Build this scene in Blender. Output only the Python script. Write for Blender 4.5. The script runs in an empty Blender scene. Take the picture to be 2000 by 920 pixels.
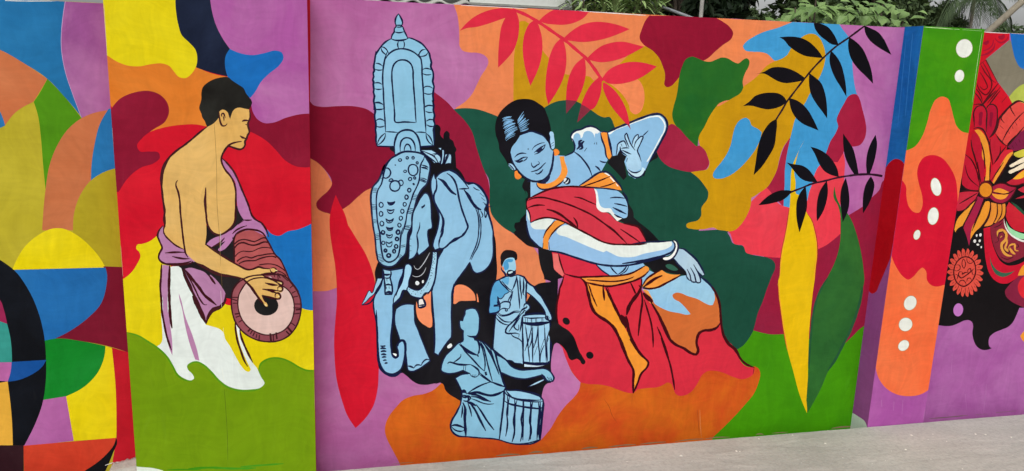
import bpy, math, random
from mathutils import Vector, Matrix
from mathutils.geometry import delaunay_2d_cdt
random.seed(7)
sc = bpy.context.scene
COL = sc.collection

# ------------------------------------------------------------------ camera
FPX, CX, CY = 1560.0, 1000.0, 460.0          # focal length and centre in photograph pixels
YAW, PITCH, ROLL = math.radians(13.679), math.radians(12.341), math.radians(-2.051)
CAM = Vector((0.0, -3.0594, 1.6))
_f = Vector((math.sin(YAW) * math.cos(PITCH), math.cos(YAW) * math.cos(PITCH), -math.sin(PITCH)))
_r = Vector((math.cos(YAW), -math.sin(YAW), 0.0))
_d = _f.cross(_r)
RX = math.cos(ROLL) * _r + math.sin(ROLL) * _d
RD = -math.sin(ROLL) * _r + math.cos(ROLL) * _d
cam = bpy.data.cameras.new('camera')
cam.sensor_fit = 'HORIZONTAL'
cam.sensor_width = 36.0
cam.lens = FPX / 2000.0 * 36.0
cam.clip_start = 0.05
cam.clip_end = 2000.0
camo = bpy.data.objects.new('camera', cam)
COL.objects.link(camo)
M3 = Matrix((RX, -RD, -_f)).transposed()
camo.matrix_world = Matrix.Translation(CAM) @ M3.to_4x4()
sc.camera = camo

# ------------------------------------------------------------------ light
SUN_EL, SUN_AZ = math.radians(52), math.radians(203)    # azimuth clockwise from +Y
w = bpy.data.worlds.new('World')
sc.world = w
w.use_nodes = True
nt = w.node_tree
bg = nt.nodes['Background']
sky = nt.nodes.new('ShaderNodeTexSky')
sky.sky_type = 'NISHITA'
sky.sun_disc = False
sky.sun_elevation = SUN_EL
sky.sun_rotation = SUN_AZ
sky.air_density = 1.0
sky.dust_density = 4.0
hs = nt.nodes.new('ShaderNodeHueSaturation')
hs.inputs['Saturation'].default_value = 0.12            # grey overcast
nt.links.new(sky.outputs[0], hs.inputs['Color'])
nt.links.new(hs.outputs[0], bg.inputs['Color'])
bg.inputs['Strength'].default_value = 0.15
sun = bpy.data.lights.new('sun', 'SUN')
sun.energy = 1.0
sun.angle = math.radians(50)
sun.color = (1.0, 0.965, 0.91)
suno = bpy.data.objects.new('sun', sun)
COL.objects.link(suno)
sdir = Vector((math.sin(SUN_AZ) * math.cos(SUN_EL), math.cos(SUN_AZ) * math.cos(SUN_EL), math.sin(SUN_EL)))
suno.rotation_euler = sdir.to_track_quat('Z', 'Y').to_euler()
sc.view_settings.view_transform = 'Standard'
sc.view_settings.look = 'None'
sc.view_settings.gamma = 1.0
sc.view_settings.exposure = 0.06
sc.render.film_transparent = False

# ------------------------------------------------------------------ helpers
def ray(px, py):
    return RX * ((px - CX) / FPX) + RD * ((py - CY) / FPX) + _f
def onY(px, py, Y):
    d = ray(px, py)
    return CAM + d * ((Y - CAM.y) / d.y)
def onX(px, py, X):
    d = ray(px, py)
    return CAM + d * ((X - CAM.x) / d.x)
def onZ(px, py, Z):
    d = ray(px, py)
    return CAM + d * ((Z - CAM.z) / d.z)

def lin(h):
    h = h.lstrip('#')
    out = []
    for i in (0, 2, 4):
        c = int(h[i:i + 2], 16) / 255.0
        out.append(c / 12.92 if c <= 0.04045 else ((c + 0.055) / 1.055) ** 2.4)
    return out

def link(name, me, parent=None, mat=None):
    o = bpy.data.objects.new(name, me)
    COL.objects.link(o)
    if parent is not None:
        o.parent = parent
    if mat is not None and me is not None and not me.materials:
        me.materials.append(mat)
    return o
def empty(name, loc, label, cat, group=None):
    o = bpy.data.objects.new(name, None)
    o.empty_display_size = 0.1
    COL.objects.link(o)
    o.location = loc
    tag(o, label, cat, group)
    return o
def tag(o, label=None, cat=None, group=None, kind=None):
    if label: o['label'] = label
    if cat: o['category'] = cat
    if group: o['group'] = group
    if kind: o['kind'] = kind
    return o
def mesh(name, verts, faces, mat=None, smooth=False):
    me = bpy.data.meshes.new(name)
    me.from_pydata([tuple(v) for v in verts], [], faces)
    if mat: me.materials.append(mat)
    if smooth:
        me.polygons.foreach_set('use_smooth', [True] * len(me.polygons))
    me.update()
    return me

# ---- node helpers
def N(nt, t, **kw):
    n = nt.nodes.new(t)
    for k, v in kw.items():
        setattr(n, k, v)
    return n
def math_node(nt, op, a, b=None, clamp=False):
    n = nt.nodes.new('ShaderNodeMath')
    n.operation = op
    n.use_clamp = clamp
    for i, v in enumerate((a, b)):
        if v is None: continue
        if isinstance(v, (int, float)): n.inputs[i].default_value = v
        else: nt.links.new(v, n.inputs[i])
    return n.outputs[0]
def noise(nt, vec, scale, detail=4, rough=0.55, dist=0.0):
    n = nt.nodes.new('ShaderNodeTexNoise')
    n.inputs['Scale'].default_value = scale
    n.inputs['Detail'].default_value = detail
    n.inputs['Roughness'].default_value = rough
    n.inputs['Distortion'].default_value = dist
    nt.links.new(vec, n.inputs['Vector'])
    return n.outputs['Fac']
def stretch(nt, vec, s, off=(0, 0, 0), rot=(0, 0, 0)):
    m = nt.nodes.new('ShaderNodeMapping')
    m.inputs['Scale'].default_value = s
    m.inputs['Location'].default_value = off
    m.inputs['Rotation'].default_value = rot
    nt.links.new(vec, m.inputs['Vector'])
    return m.outputs[0]
def ramp(nt, fac, lo, hi):
    n = nt.nodes.new('ShaderNodeMapRange')
    n.inputs['From Min'].default_value = lo
    n.inputs['From Max'].default_value = hi
    nt.links.new(fac, n.inputs['Value'])
    return n.outputs[0]
def mixc(nt, fac, a, b, mode='MIX'):
    n = nt.nodes.new('ShaderNodeMix')
    n.data_type = 'RGBA'
    n.blend_type = mode
    for i, v in ((0, fac), (6, a), (7, b)):
        if isinstance(v, (int, float)): n.inputs[i].default_value = v
        elif isinstance(v, (list, tuple)): n.inputs[i].default_value = (*v[:3], 1.0)
        else: nt.links.new(v, n.inputs[i])
    return n.outputs[2]

NAVY = '10163A'
KA = 0.97
_paint = {}
def paint(h, second=None, amt=0.35, streak=0.13, scuff=0.10, rough=0.58):
    """Hand-brushed wall emulsion: blotches, brush streaks, a few thin spots."""
    key = (h, second, amt, streak, scuff)
    if key in _paint: return _paint[key]
    m = bpy.data.materials.new('paint_' + h.lstrip('#'))
    m.use_nodes = True
    nt = m.node_tree
    b = nt.nodes['Principled BSDF']
    geo = N(nt, 'ShaderNodeNewGeometry')
    rs = random.Random(h)
    off = (rs.uniform(-9, 9), rs.uniform(-9, 9), rs.uniform(-9, 9))
    pos = stretch(nt, geo.outputs['Position'], (1, 1, 1), off)
    c = [v * KA for v in lin(h)]
    if second is None:
        c2 = [min(0.9, v * 1.22 + 0.012) for v in c]
    else:
        c2 = [v * KA for v in lin(second)]
    dk = [v * 0.85 for v in c]
    blot = noise(nt, pos, 3.2, 5, 0.6, 0.6)
    blot2 = noise(nt, stretch(nt, pos, (1, 1, 1), (4, 2, 7)), 6.5, 4, 0.6, 0.3)
    wn = nt.nodes.new('ShaderNodeTexNoise')               # bend the brush direction from place to place
    wn.inputs['Scale'].default_value = 3.0
    wn.inputs['Detail'].default_value = 2.0
    nt.links.new(pos, wn.inputs['Vector'])
    wv = N(nt, 'ShaderNodeVectorMath', operation='SCALE')
    nt.links.new(wn.outputs['Color'], wv.inputs[0])
    wv.inputs['Scale'].default_value = 0.28
    wa = N(nt, 'ShaderNodeVectorMath', operation='ADD')
    nt.links.new(pos, wa.inputs[0])
    nt.links.new(wv.outputs[0], wa.inputs[1])
    wp = wa.outputs[0]
    vst = noise(nt, stretch(nt, wp, (34, 34, 4.0), (0, 0, 0), (0, rs.uniform(-0.25, 0.25), 0)), 1.0, 3, 0.55, 0.8)
    hst = noise(nt, stretch(nt, wp, (6, 6, 40), (3, 1, 2), (0, rs.uniform(0.3, 1.2), 0)), 1.0, 3, 0.55, 1.2)
    fac = math_node(nt, 'MULTIPLY', ramp(nt, blot, 0.36, 0.66), amt * 1.9, True)
    col = mixc(nt, fac, c, c2)
    fac2 = math_node(nt, 'MULTIPLY', ramp(nt, blot2, 0.5, 0.72), amt * 1.25, True)
    col = mixc(nt, fac2, col, dk)
    s = math_node(nt, 'ADD', math_node(nt, 'SUBTRACT', vst, 0.5),
                  math_node(nt, 'MULTIPLY', math_node(nt, 'SUBTRACT', hst, 0.5), 0.8))
    gain = math_node(nt, 'ADD', math_node(nt, 'MULTIPLY', s, streak * 2.2), 1.0)
    comb = N(nt, 'ShaderNodeCombineColor')
    for i in range(3): nt.links.new(gain, comb.inputs[i])
    col = mixc(nt, 1.0, col, comb.outputs[0], 'MULTIPLY')
    sc_ = noise(nt, stretch(nt, pos, (26, 26, 4), (1, 5, 9), (0, 0.25, 0)), 1.0, 5, 0.7, 1.2)
    sf = math_node(nt, 'MULTIPLY', ramp(nt, sc_, 0.60, 0.80), scuff, True)
    col = mixc(nt, sf, col, [min(0.85, v * 1.35 + 0.05) for v in c])
    nt.links.new(col, b.inputs['Base Color'])
    fine = noise(nt, pos, 90, 3, 0.6)
    big = noise(nt, pos, 22, 4, 0.6)
    hh = math_node(nt, 'ADD', math_node(nt, 'MULTIPLY', fine, 0.35), math_node(nt, 'ADD', math_node(nt, 'MULTIPLY', vst, 0.35), big))
    bp = N(nt, 'ShaderNodeBump')
    bp.inputs['Strength'].default_value = 0.22
    bp.inputs['Distance'].default_value = 0.004
    nt.links.new(hh, bp.inputs['Height'])
    nt.links.new(bp.outputs[0], b.inputs['Normal'])
    nt.links.new(math_node(nt, 'ADD', math_node(nt, 'MULTIPLY', blot2, 0.3), rough - 0.12), b.inputs['Roughness'])
    b.inputs['Specular IOR Level'].default_value = 0.07
    _paint[key] = m
    return m

def plain(name, h, rough=0.7, var=0.25, scale=8.0, bump=0.2, spec=0.3):
    m = bpy.data.materials.new(name)
    m.use_nodes = True
    nt = m.node_tree
    b = nt.nodes['Principled BSDF']
    tc = N(nt, 'ShaderNodeNewGeometry').outputs['Position']
    c = lin(h)
    n1 = noise(nt, tc, scale, 6, 0.65)
    col = mixc(nt, ramp(nt, n1, 0.3, 0.7), [v * (1 - var) for v in c], [min(0.9, v * (1 + var)) for v in c])
    nt.links.new(col, b.inputs['Base Color'])
    bp = N(nt, 'ShaderNodeBump')
    bp.inputs['Strength'].default_value = bump
    bp.inputs['Distance'].default_value = 0.01
    nt.links.new(noise(nt, tc, scale * 6, 4, 0.6), bp.inputs['Height'])
    nt.links.new(bp.outputs[0], b.inputs['Normal'])
    b.inputs['Roughness'].default_value = rough
    b.inputs['Specular IOR Level'].default_value = spec
    return m

# ------------------------------------------------------------------ painted shapes on walls
def parse(s):
    """'@ox,oy,scale x,y x,y! ...' -> list of (px, py, corner) in photograph pixels."""
    ox, oy, k = 0.0, 0.0, 1.0
    out = []
    for t in s.split():
        if t[0] == '@':
            ox, oy, k = (float(v) for v in t[1:].split(','))
            continue
        c = t.endswith('!')
        x, y = t.rstrip('!').split(',')
        out.append((ox + float(x) / k, oy + float(y) / k, c))
    return out

def smooth(P, closed):
    n = len(P)
    segs = n if closed else n - 1
    out = []
    for i in range(segs):
        a, b = P[i], P[(i + 1) % n]
        L = math.hypot(b[0] - a[0], b[1] - a[1])
        out.append((a[0], a[1]))
        if (a[2] and b[2]) or L < 1.5: continue
        def tan(j):
            p = P[j % n]
            if p[2] or (not closed and (j <= 0 or j >= n - 1)): return None
            q0, q1 = P[(j - 1) % n], P[(j + 1) % n]
            l0 = math.hypot(p[0] - q0[0], p[1] - q0[1]) + 1e-6
            l1 = math.hypot(q1[0] - p[0], q1[1] - p[1]) + 1e-6
            s0, s1 = ((p[0] - q0[0]) / l0, (p[1] - q0[1]) / l0), ((q1[0] - p[0]) / l1, (q1[1] - p[1]) / l1)
            w0, w1 = l1 / (l0 + l1), l0 / (l0 + l1)
            return (s0[0] * w0 + s1[0] * w1, s0[1] * w0 + s1[1] * w1)
        ta, tb = tan(i), tan(i + 1)
        ch = ((b[0] - a[0]) / L, (b[1] - a[1]) / L)
        if ta is None and tb is None: continue
        if ta is None: ta = (1.5 * ch[0] - 0.5 * tb[0], 1.5 * ch[1] - 0.5 * tb[1])
        if tb is None: tb = (1.5 * ch[0] - 0.5 * ta[0], 1.5 * ch[1] - 0.5 * ta[1])
        m = max(2, min(9, int(L / 3.5)))
        for k in range(1, m):
            t = k / m
            h1 = 2 * t ** 3 - 3 * t ** 2 + 1; h2 = t ** 3 - 2 * t ** 2 + t
            h3 = -2 * t ** 3 + 3 * t ** 2; h4 = t ** 3 - t ** 2
            out.append((h1 * a[0] + h2 * L * ta[0] + h3 * b[0] + h4 * L * tb[0],
                        h1 * a[1] + h2 * L * ta[1] + h3 * b[1] + h4 * L * tb[1]))
    if not closed: out.append((P[-1][0], P[-1][1]))
    return out

def clip(poly, lo, hi, ax):
    for side, lim in ((1, lo), (-1, hi)):
        res = []
        n = len(poly)
        for i in range(n):
            a, b = poly[i], poly[(i + 1) % n]
            ia, ib = side * (a[ax] - lim) >= 0, side * (b[ax] - lim) >= 0
            if ia: res.append(a)
            if ia != ib:
                t = (lim - a[ax]) / (b[ax] - a[ax])
                res.append(tuple(a[k] + t * (b[k] - a[k]) for k in range(2)))
        poly = res
        if len(poly) < 3: return []
    return poly

class Face:
    """One flat face of a wall that carries paint. Coats are laid one above the other, microns apart."""
    def __init__(s, obj, axis, pos, urange, vrange):
        s.obj, s.axis, s.pos, s.ur, s.vr, s.done = obj, axis, pos, urange, vrange, []
    def level(s, pts, pad=0.0):
        """thinnest coat that still lies above everything already painted there"""
        x0, x1 = min(p[0] for p in pts) - pad, max(p[0] for p in pts) + pad
        y0, y1 = min(p[1] for p in pts) - pad, max(p[1] for p in pts) + pad
        lv = 0.0001
        for (a0, a1, b0, b1, l) in s.done:
            if l >= lv and a0 < x1 and a1 > x0 and b0 < y1 and b1 > y0: lv = l
        lv += 0.000012
        s.done.append((x0, x1, y0, y1, lv))
        return lv
    def uv(s, p, lv):
        if s.axis == 'Y':
            q = onY(p[0], p[1], s.pos - lv); return (q.x, q.z)
        q = onX(p[0], p[1], s.pos - lv); return (q.y, q.z)
    def v3(s, q, lv):
        return (q[0], s.pos - lv, q[1]) if s.axis == 'Y' else (s.pos - lv, q[0], q[1])
    def poly(s, pts, lv):
        P = [s.uv(p, lv) for p in smooth(pts, True)]
        P = clip(P, s.ur[0], s.ur[1], 0)
        if P: P = clip(P, s.vr[0], s.vr[1], 1)
        if len(P) < 3: return None
        Q = [P[0]]
        for p in P[1:]:
            if abs(p[0] - Q[-1][0]) + abs(p[1] - Q[-1][1]) > 1e-6: Q.append(p)
        A = sum(Q[i][0] * Q[(i + 1) % len(Q)][1] - Q[(i + 1) % len(Q)][0] * Q[i][1] for i in range(len(Q)))
        want = 1 if s.axis == 'Y' else -1
        if A * want < 0: Q.reverse()
        n = len(Q)
        r = delaunay_2d_cdt([Vector(q) for q in Q], [(i, (i + 1) % n) for i in range(n)], [list(range(n))], 1, 1e-7)
        F = []
        for f in r[2]:
            a, b, c = (r[0][i] for i in f)
            ar = (b.x - a.x) * (c.y - a.y) - (b.y - a.y) * (c.x - a.x)
            if abs(ar) < 1e-12: continue
            F.append(list(f) if ar * want > 0 else list(f)[::-1])
        return [s.v3(q, lv) for q in r[0]], F
    def fill(s, name, color, *specs, parent=None, label=None, join=None, ol=0, **kw):
        """each closed spec is one sheet of paint; with join, the later ones become its children"""
        first = None
        for sp in specs:
            pts = parse(sp)
            q = s.poly(pts, s.level(smooth(pts, True)))
            if not q: continue
            mat = color if not isinstance(color, str) else paint(color, **kw)
            sub = join and first is not None
            o = link(join if sub else name, mesh(name, q[0], q[1], mat), first if sub else (parent or s.obj))
            if label and not sub: o['label'] = label
            if first is None: first = o
            if ol: s.lines('outline', NAVY, '%gc %s' % (ol, sp), parent=parent or o, scuff=0.0)
        return first
    def ribbon(s, pts, w, closed, taper, lv):
        C = smooth(pts, closed)
        n = len(C)
        if n < 2: return [], []
        V, F = [], []
        L = [0.0]
        for i in range(1, n): L.append(L[-1] + math.hypot(C[i][0] - C[i - 1][0], C[i][1] - C[i - 1][1]))
        T = L[-1] or 1.0
        rs = random.Random(int(C[0][0] * 7 + C[0][1] * 13))
        ph = rs.uniform(0, 6)
        for i in range(n):
            a = C[(i - 1) % n] if (closed or i) else C[0]
            b = C[(i + 1) % n] if (closed or i < n - 1) else C[-1]
            dx, dy = b[0] - a[0], b[1] - a[1]
            l = math.hypot(dx, dy) or 1.0
            k = 1.0 + 0.10 * math.sin(ph + L[i] * 0.21) + 0.06 * math.sin(ph * 2 + L[i] * 0.63)
            if taper and not closed:
                e = min(L[i], T - L[i]) / max(2.0, min(14.0, 0.35 * T))
                k *= 0.38 + 0.62 * min(1.0, e)
            hx, hy = -dy / l * w * k / 2, dx / l * w * k / 2
            for sg in (1, -1):
                q = s.uv((C[i][0] + sg * hx, C[i][1] + sg * hy), lv)
                q = (min(max(q[0], s.ur[0]), s.ur[1]), min(max(q[1], s.vr[0]), s.vr[1]))
                V.append(s.v3(q, lv))
        for i in range(n if closed else n - 1):
            j = (i + 1) % n
            F.append([2 * i, 2 * j, 2 * j + 1, 2 * i + 1] if s.axis == 'Y' else [2 * i, 2 * i + 1, 2 * j + 1, 2 * j])
        return V, F
    def lines(s, name, color, text, parent=None, taper=True, label=None, **kw):
        """text: one stroke per line, 'width[c] points...' ; c closes the stroke; a line '@..' sets the origin."""
        V, F = [], []
        org = '@0,0,1'
        for ln in text.strip().splitlines():
            ln = ln.strip()
            if not ln: continue
            if ln[0] == '@' and len(ln.split()) == 1:
                org = ln; continue
            wd, rest = ln.split(None, 1)
            closed = wd.endswith('c')
            pts = parse(org + ' ' + rest)
            v, f = s.ribbon(pts, float(wd.rstrip('c')), closed, taper, s.level(smooth(pts, closed), float(wd.rstrip('c')) / 2))
            F += [[i + len(V) for i in q] for q in f]; V += v
        if not F: return None
        mat = color if not isinstance(color, str) else paint(color, **kw)
        o = link(name, mesh(name, V, F, mat), parent or s.obj)
        if label: o['label'] = label
        if text.strip().count('\n') > 1: o['kind'] = 'stuff'
        return o

def ell(ox, oy, k, cx, cy, rx, ry, rot=0.0, n=12):
    c, s_ = math.cos(math.radians(rot)), math.sin(math.radians(rot))
    pts = []
    for i in range(n):
        a = 2 * math.pi * i / n
        x, y = rx * math.cos(a), ry * math.sin(a)
        pts.append('%.2f,%.2f' % (cx + x * c - y * s_, cy + x * s_ + y * c))
    return '@%g,%g,%g ' % (ox, oy, k) + ' '.join(pts)

def wall_box(name, x0, x1, y0, y1, z0, z1, mat, label, cat, group=None, chip=0.0015):
    """Plastered masonry body: front face flat, top edge slightly uneven."""
    rs = random.Random(name + str(x0))
    n = max(4, int((x1 - x0) / 0.08))
    V, F = [], []
    for i in range(n + 1):
        x = x0 + (x1 - x0) * i / n
        dz = rs.uniform(-chip, chip * 0.4)
        V += [(x, y0, z0), (x, y0, z1 + dz - 0.001), (x, y0 + 0.001, z1 + dz), (x, y1 - 0.001, z1 + dz), (x, y1, z1 + dz - 0.001), (x, y1, z0)]
    for i in range(n):
        a, b = 6 * i, 6 * (i + 1)
        for k in range(5):
            F.append([a + k, b + k, b + k + 1, a + k + 1])
        F.append([a + 5, b + 5, b, a])
    F.append([0, 1, 2, 3, 4, 5]); F.append([6 * n + k for k in (5, 4, 3, 2, 1, 0)])
    o = link(name, mesh(name, V, F, mat))
    tag(o, label, cat, group, 'thing')
    return o
# ================================================================== the walls
FRONT = -0.113                         # front face of the pillars; the wall between them is the plane y = 0
MAUVE = dict(second='C486B4', amt=0.30, streak=0.12, scuff=0.2)
wall_l = wall_box('mural_wall', -5.0, -0.690, 0.0, 0.2, -0.14, 1.742, paint('AFA128', amt=0.3),
                  'painted wall of interlocking arcs, half discs and a black ring, left of the drummer pillar', 'wall', 'painted compound wall sections')
pil_p = wall_box('wall_pillar', -0.6845, -0.0385, FRONT, 0.24, -0.14, 1.81, paint('C70F26', second='D82030', amt=0.3),
                 'wide painted pillar showing a bare-backed man beating a barrel drum', 'pillar', 'painted wall pillars')
wall_m = wall_box('mural_wall', -0.042, 2.4475, 0.0, 0.2, -0.14, 1.797, paint('AE6099', **MAUVE),
                  'long painted wall with blue elephant, red-sari dancer and two small drummers', 'wall', 'painted compound wall sections')
pil_q = wall_box('wall_pillar', 2.4445, 2.7480, FRONT, 0.24, -0.14, 1.801, paint('9F4E98', second='B466AA', amt=0.3, scuff=0.22),
                 'narrow painted pillar with white dots on green, orange and red drips', 'pillar', 'painted wall pillars')
wall_r = wall_box('mural_wall', 2.7460, 7.0, 0.0, 0.2, -0.14, 1.797, paint('A2559A', second='B875B0', amt=0.35, scuff=0.25),
                  'painted wall of red flowers and petals on black over purple, right of the dotted pillar', 'wall', 'painted compound wall sections')

# ------------------------------------------------------------------ left wall
L = Face(wall_l, 'Y', 0.0, (-5.0, -0.690), (-0.14, 1.7415))
a = '@0,0,2 '
L.fill('color_patch', '93508C', a + '230,-60! 440,-60! 480,470! 425,428! 320,462! 240,300 235,90', label='mauve patch along the top right of the wall', **MAUVE)
L.fill('color_patch', '1B679C', a + '-900,-60! 258,-60! 250,30 243,90 240,190 258,290 285,370 322,462! 250,375 185,308 90,245 0,195 -60,175! -900,60!', second='2878AE', label='large blue patch in the top corner')
L.lines('edge_line', 'B090B8', '@0,0,2\n1.2 258,-10 243,90 240,190 258,290 285,370 318,458', taper=False)
L.fill('color_patch', 'C0693F', a + '-900,60! -60,175! 0,195 90,245 185,308! 160,350 130,398! 60,440 20,490! -10,420 -60,380! -900,300!', second='C87A50', label='terracotta patch on the left edge')
L.fill('color_patch', '1F6BA6', a + '-60,380! -10,420 20,490! 0,500 -60,520!')
L.fill('color_patch', '4A870F', a + '185,308! 250,375 318,462! 270,500 225,565 195,640 178,740! 168,640 160,540 148,450 132,398! 160,355', second='589A18', label='curved green patch')
L.fill('color_patch', 'BC6A40', a + '422,430! 370,440 318,462 270,500 225,565 195,640 178,740 165,890! 165,900! 285,900! 290,830 312,765 355,705! 358,640 370,560 392,480!', second='C87C54', label='tall terracotta arch')
L.fill('color_patch', '1F6EAA', a + '425,424! 392,480 370,560 358,640 355,705! 400,675 450,658! 500,650! 470,430!', second='2E7DB8', label='narrow blue blade beside the pillar')
L.fill('color_patch', 'A99A22', a + '500,655! 450,658 400,675 355,705 312,765 290,830 285,900! 290,1056! 520,1056!', label='olive quarter disc beside the pillar')
a = '@0,460,2 '
L.fill('color_patch', 'DECA06', a + '48,133! 65,95 100,40 155,-5 205,-27 245,-27 295,-5 350,40 392,90 412,125!', second='E6D420', label='bright yellow half disc')
L.fill('color_patch', '6E0F26', a + '405,120! 475,123! 540,123! 560,480! 497,455! 420,432 320,413 205,403! 270,360 340,310', second='7E1A30', label='dark maroon patch beside the pillar')
L.fill('color_patch', '1B62A4', a + '40,135! 412,125! 418,150 415,200 395,265 340,325 270,375 215,403! 170,415! 120,340 90,240 60,170', second='2873B4', label='large blue quarter disc')
L.fill('color_patch', '0A7A20', a + '170,412! 215,403 320,413 412,432! 408,470 385,530 330,590 260,628 160,645! 160,520', second='1C8A34', label='green half disc')
L.fill('color_patch', 'A85A9A', a + '258,628! 150,645! 130,730 80,825! 288,802!', second='B870A8', label='small mauve quadrilateral')
L.fill('color_patch', 'DEC806', a + '412,432! 437,440! 452,600 455,760 453,791! 288,802! 258,628! 330,590 385,530 408,470', second='E6D420', label='yellow patch with one curved side')
L.fill('color_patch', 'B01624', a + '437,438! 497,455! 580,470! 580,960! 425,960! 440,880 455,792! 455,760 452,600', second='C42030', label='narrow red strip beside the pillar')
L.fill('color_patch', '0B0D13', a + '-900,0! -60,60 0,95 60,140 110,210 150,300 172,390 180,485 178,580 165,660 140,730 95,820! 50,820! -900,830!', second='161a24', label='part of a big black ring')
L.fill('color_patch', '8C1A48', a + '-900,200! -40,235 0,252 15,290 28,345! 0,335 -900,320!')
L.fill('color_patch', '2E8A80', a + '-900,320! 0,335 28,345! 42,410 47,495! -900,499!', label='teal patch inside the black ring')
L.fill('color_patch', 'AC5C98', a + '-900,497! 47,495! 42,530 32,570! 0,568 -900,572!')
L.fill('color_patch', '114C94', a + '45,494! 181,486! 165,512 120,545 70,565 30,571! 42,530', label='blue crescent across the black ring')
L.fill('color_patch', 'D6A036', a + '-900,572! 0,575 30,570! 45,700 50,819! -900,828!', label='ochre patch inside the black ring')
L.fill('color_patch', '2C1018', a + '-900,826! 92,820! 95,1200! -900,1200!', label='dark brown patch at the foot of the wall')
L.fill('color_patch', 'C63A24', a + '92,821! 288,804! 453,790! 446,815 420,850 375,890 330,920 250,985! 95,1000!', second='D24A30', label='orange red patch at the foot of the wall')
L.fill('color_patch', '0A0A0E', a + '453,790! 457,800 441,850 412,920 350,1060! 95,1100! 95,990! 250,985 330,920 375,890 420,850 446,815', label='black wedge at the foot of the wall')
L.lines('bare_plaster', 'D8D8D0', '@0,0,1\n1.6 10,1 60,2 125,1\n1.2 205,909 225,903 240,902 262,895\n3 428,1000 500,1000', taper=False)

# ------------------------------------------------------------------ drummer pillar
P = Face(pil_p, 'Y', FRONT, (-0.6845, -0.0385), (-0.14, 1.8095))
a = '@200,0,3.066 '
P.fill('color_patch', 'D06E1E', a + '-60,280! 560,280! 570,405! 640,435 760,462! 780,480! 700,720! 620,757! 560,745 480,747 400,757 325,775! 200,820! 40,620!', second='DA7E30', label='orange patch behind the drummer\'s head')
P.fill('color_patch', '11192E', a + '400,-60! 640,-60! 655,60 680,150 720,230 765,295! 740,335 735,400 752,458! 690,445 620,425 562,404! 500,300! 420,150!', second='26304A', amt=0.4, label='dark navy drip')
P.fill('color_patch', 'D8C40A', a + '-60,-60! 437,-60! 440,60 455,150 475,210 520,255 558,300 568,345 560,400 535,440 500,467 460,462 430,430 400,395 360,380 300,383 220,397 150,392 90,370 28,332 -60,290!', second='E0D020', label='yellow drip in the top corner')
P.fill('color_patch', 'A6549A', a + '640,-60! 1270,-60! 1270,682! 1180,685 1100,705 1020,735 970,737 930,715 900,670 870,600! 800,450! 765,295! 720,230 680,150 655,60', label='mauve patch on the right of the pillar top', **MAUVE)
P.fill('color_patch', '800E2A', a + '860,640! 890,610! 905,680 930,715 970,737 1020,735 1100,705 1180,685 1270,680! 1270,998! 1151,993 1098,963 1040,900 990,850 930,810 865,780!', second='8E1A34', label='maroon patch right of the face')
P.fill('color_patch', '1260AC', a + '763,293! 830,320 900,330 970,318 1040,303 1075,315 1085,345 1060,390 1000,440 950,490 915,550 885,587! 820,530 750,460! 735,400 740,330', second='1E72BC', label='blue blob touching the hair')
P.fill('color_patch', '820E2A', '@0,0,2 425,440! 470,385 530,360 580,355 625,370 655,405 660,440 645,475 600,505 555,540 535,570 545,590 585,592 620,597 625,615 605,635 550,655 505,690 465,748! 420,760!', second='901A36', label='maroon blob at the left edge of the pillar')
a = '@200,300,2.875 '
P.fill('color_patch', 'DBC607', a + '60,720! 118,703 160,670 195,620 213,570 205,550 190,535 195,512 225,507 270,490 305,462! 340,440! 400,700! 700,850! 900,880! 1250,850! 1250,1260! 60,1260!', second='E2D01C', label='yellow field behind the legs and drum')
P.fill('color_patch', '1264AE', a + '870,370! 920,420 950,450 990,462 1040,437 1100,425 1150,405 1190,385 1250,350! 1250,872! 1150,877 1105,862! 1060,750 980,600 900,480!', second='1E76BE', label='blue patch right of the drum')
P.fill('color_patch', 'DCE4DF', '@290,580,4.6 100,-60! 190,-70! 185,-265! 215,-275! 320,-280! 410,0! 515,250! 560,262 640,290 672,318 688,375 730,440 790,550 840,630 880,668 905,672 920,650! 970,632! 990,670! 1070,790! 1060,860! 60,860! 60,450! 110,420 125,385 125,340 112,150!', second='E6ECE8', scuff=0.0, label='white lower cloth of the drummer')
P.fill('color_patch', 'DCE4DF', '@290,580,4.6 785,240! 800,330 830,450 880,570 920,652! 968,632! 900,540 850,420 818,280!', scuff=0.0)
P.fill('color_patch', '6C9009', '@200,600,2.875 100,135! 148,141 200,155 260,190 320,230 370,280 400,330 425,375 460,400 500,410 515,400 505,375 480,350 475,330 500,308 530,303 570,320 610,355 660,410 700,440 760,460 830,462 890,450 910,430 890,390 875,350 885,315 920,290 970,280 1010,285 1060,305 1110,335 1150,350 1190,352 1260,352! 1260,1300! 60,1300!', second='7C9C10', amt=0.3, label='green wave across the foot of the pillar')
P.lines('edge_line', '4E8A08', '@200,600,2.875\n3 148,146 200,160 260,196 318,236 366,286 396,336 421,381 458,407 503,417\n3 479,334 502,312 530,308 568,325 606,360 656,415 697,446 760,467 830,469 890,457\n3 880,350 890,319 922,295 970,285 1010,290 1058,310 1108,340 1150,356 1186,358')
P.fill('bare_plaster', 'CFD8CC', '@200,800,3.333 200,368! 250,374 330,381 395,397! 420,440! 1450,480! 1450,900! 100,900!', label='unpainted white foot of the pillar')
P.lines('brush_streak', '3E8A10', '@200,800,3.333\n4 560,385 700,378 860,384 1000,380\n3 900,372 1040,362 1180,352\n2.5 420,392 520,390 640,392', label='darker green brush marks')

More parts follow.
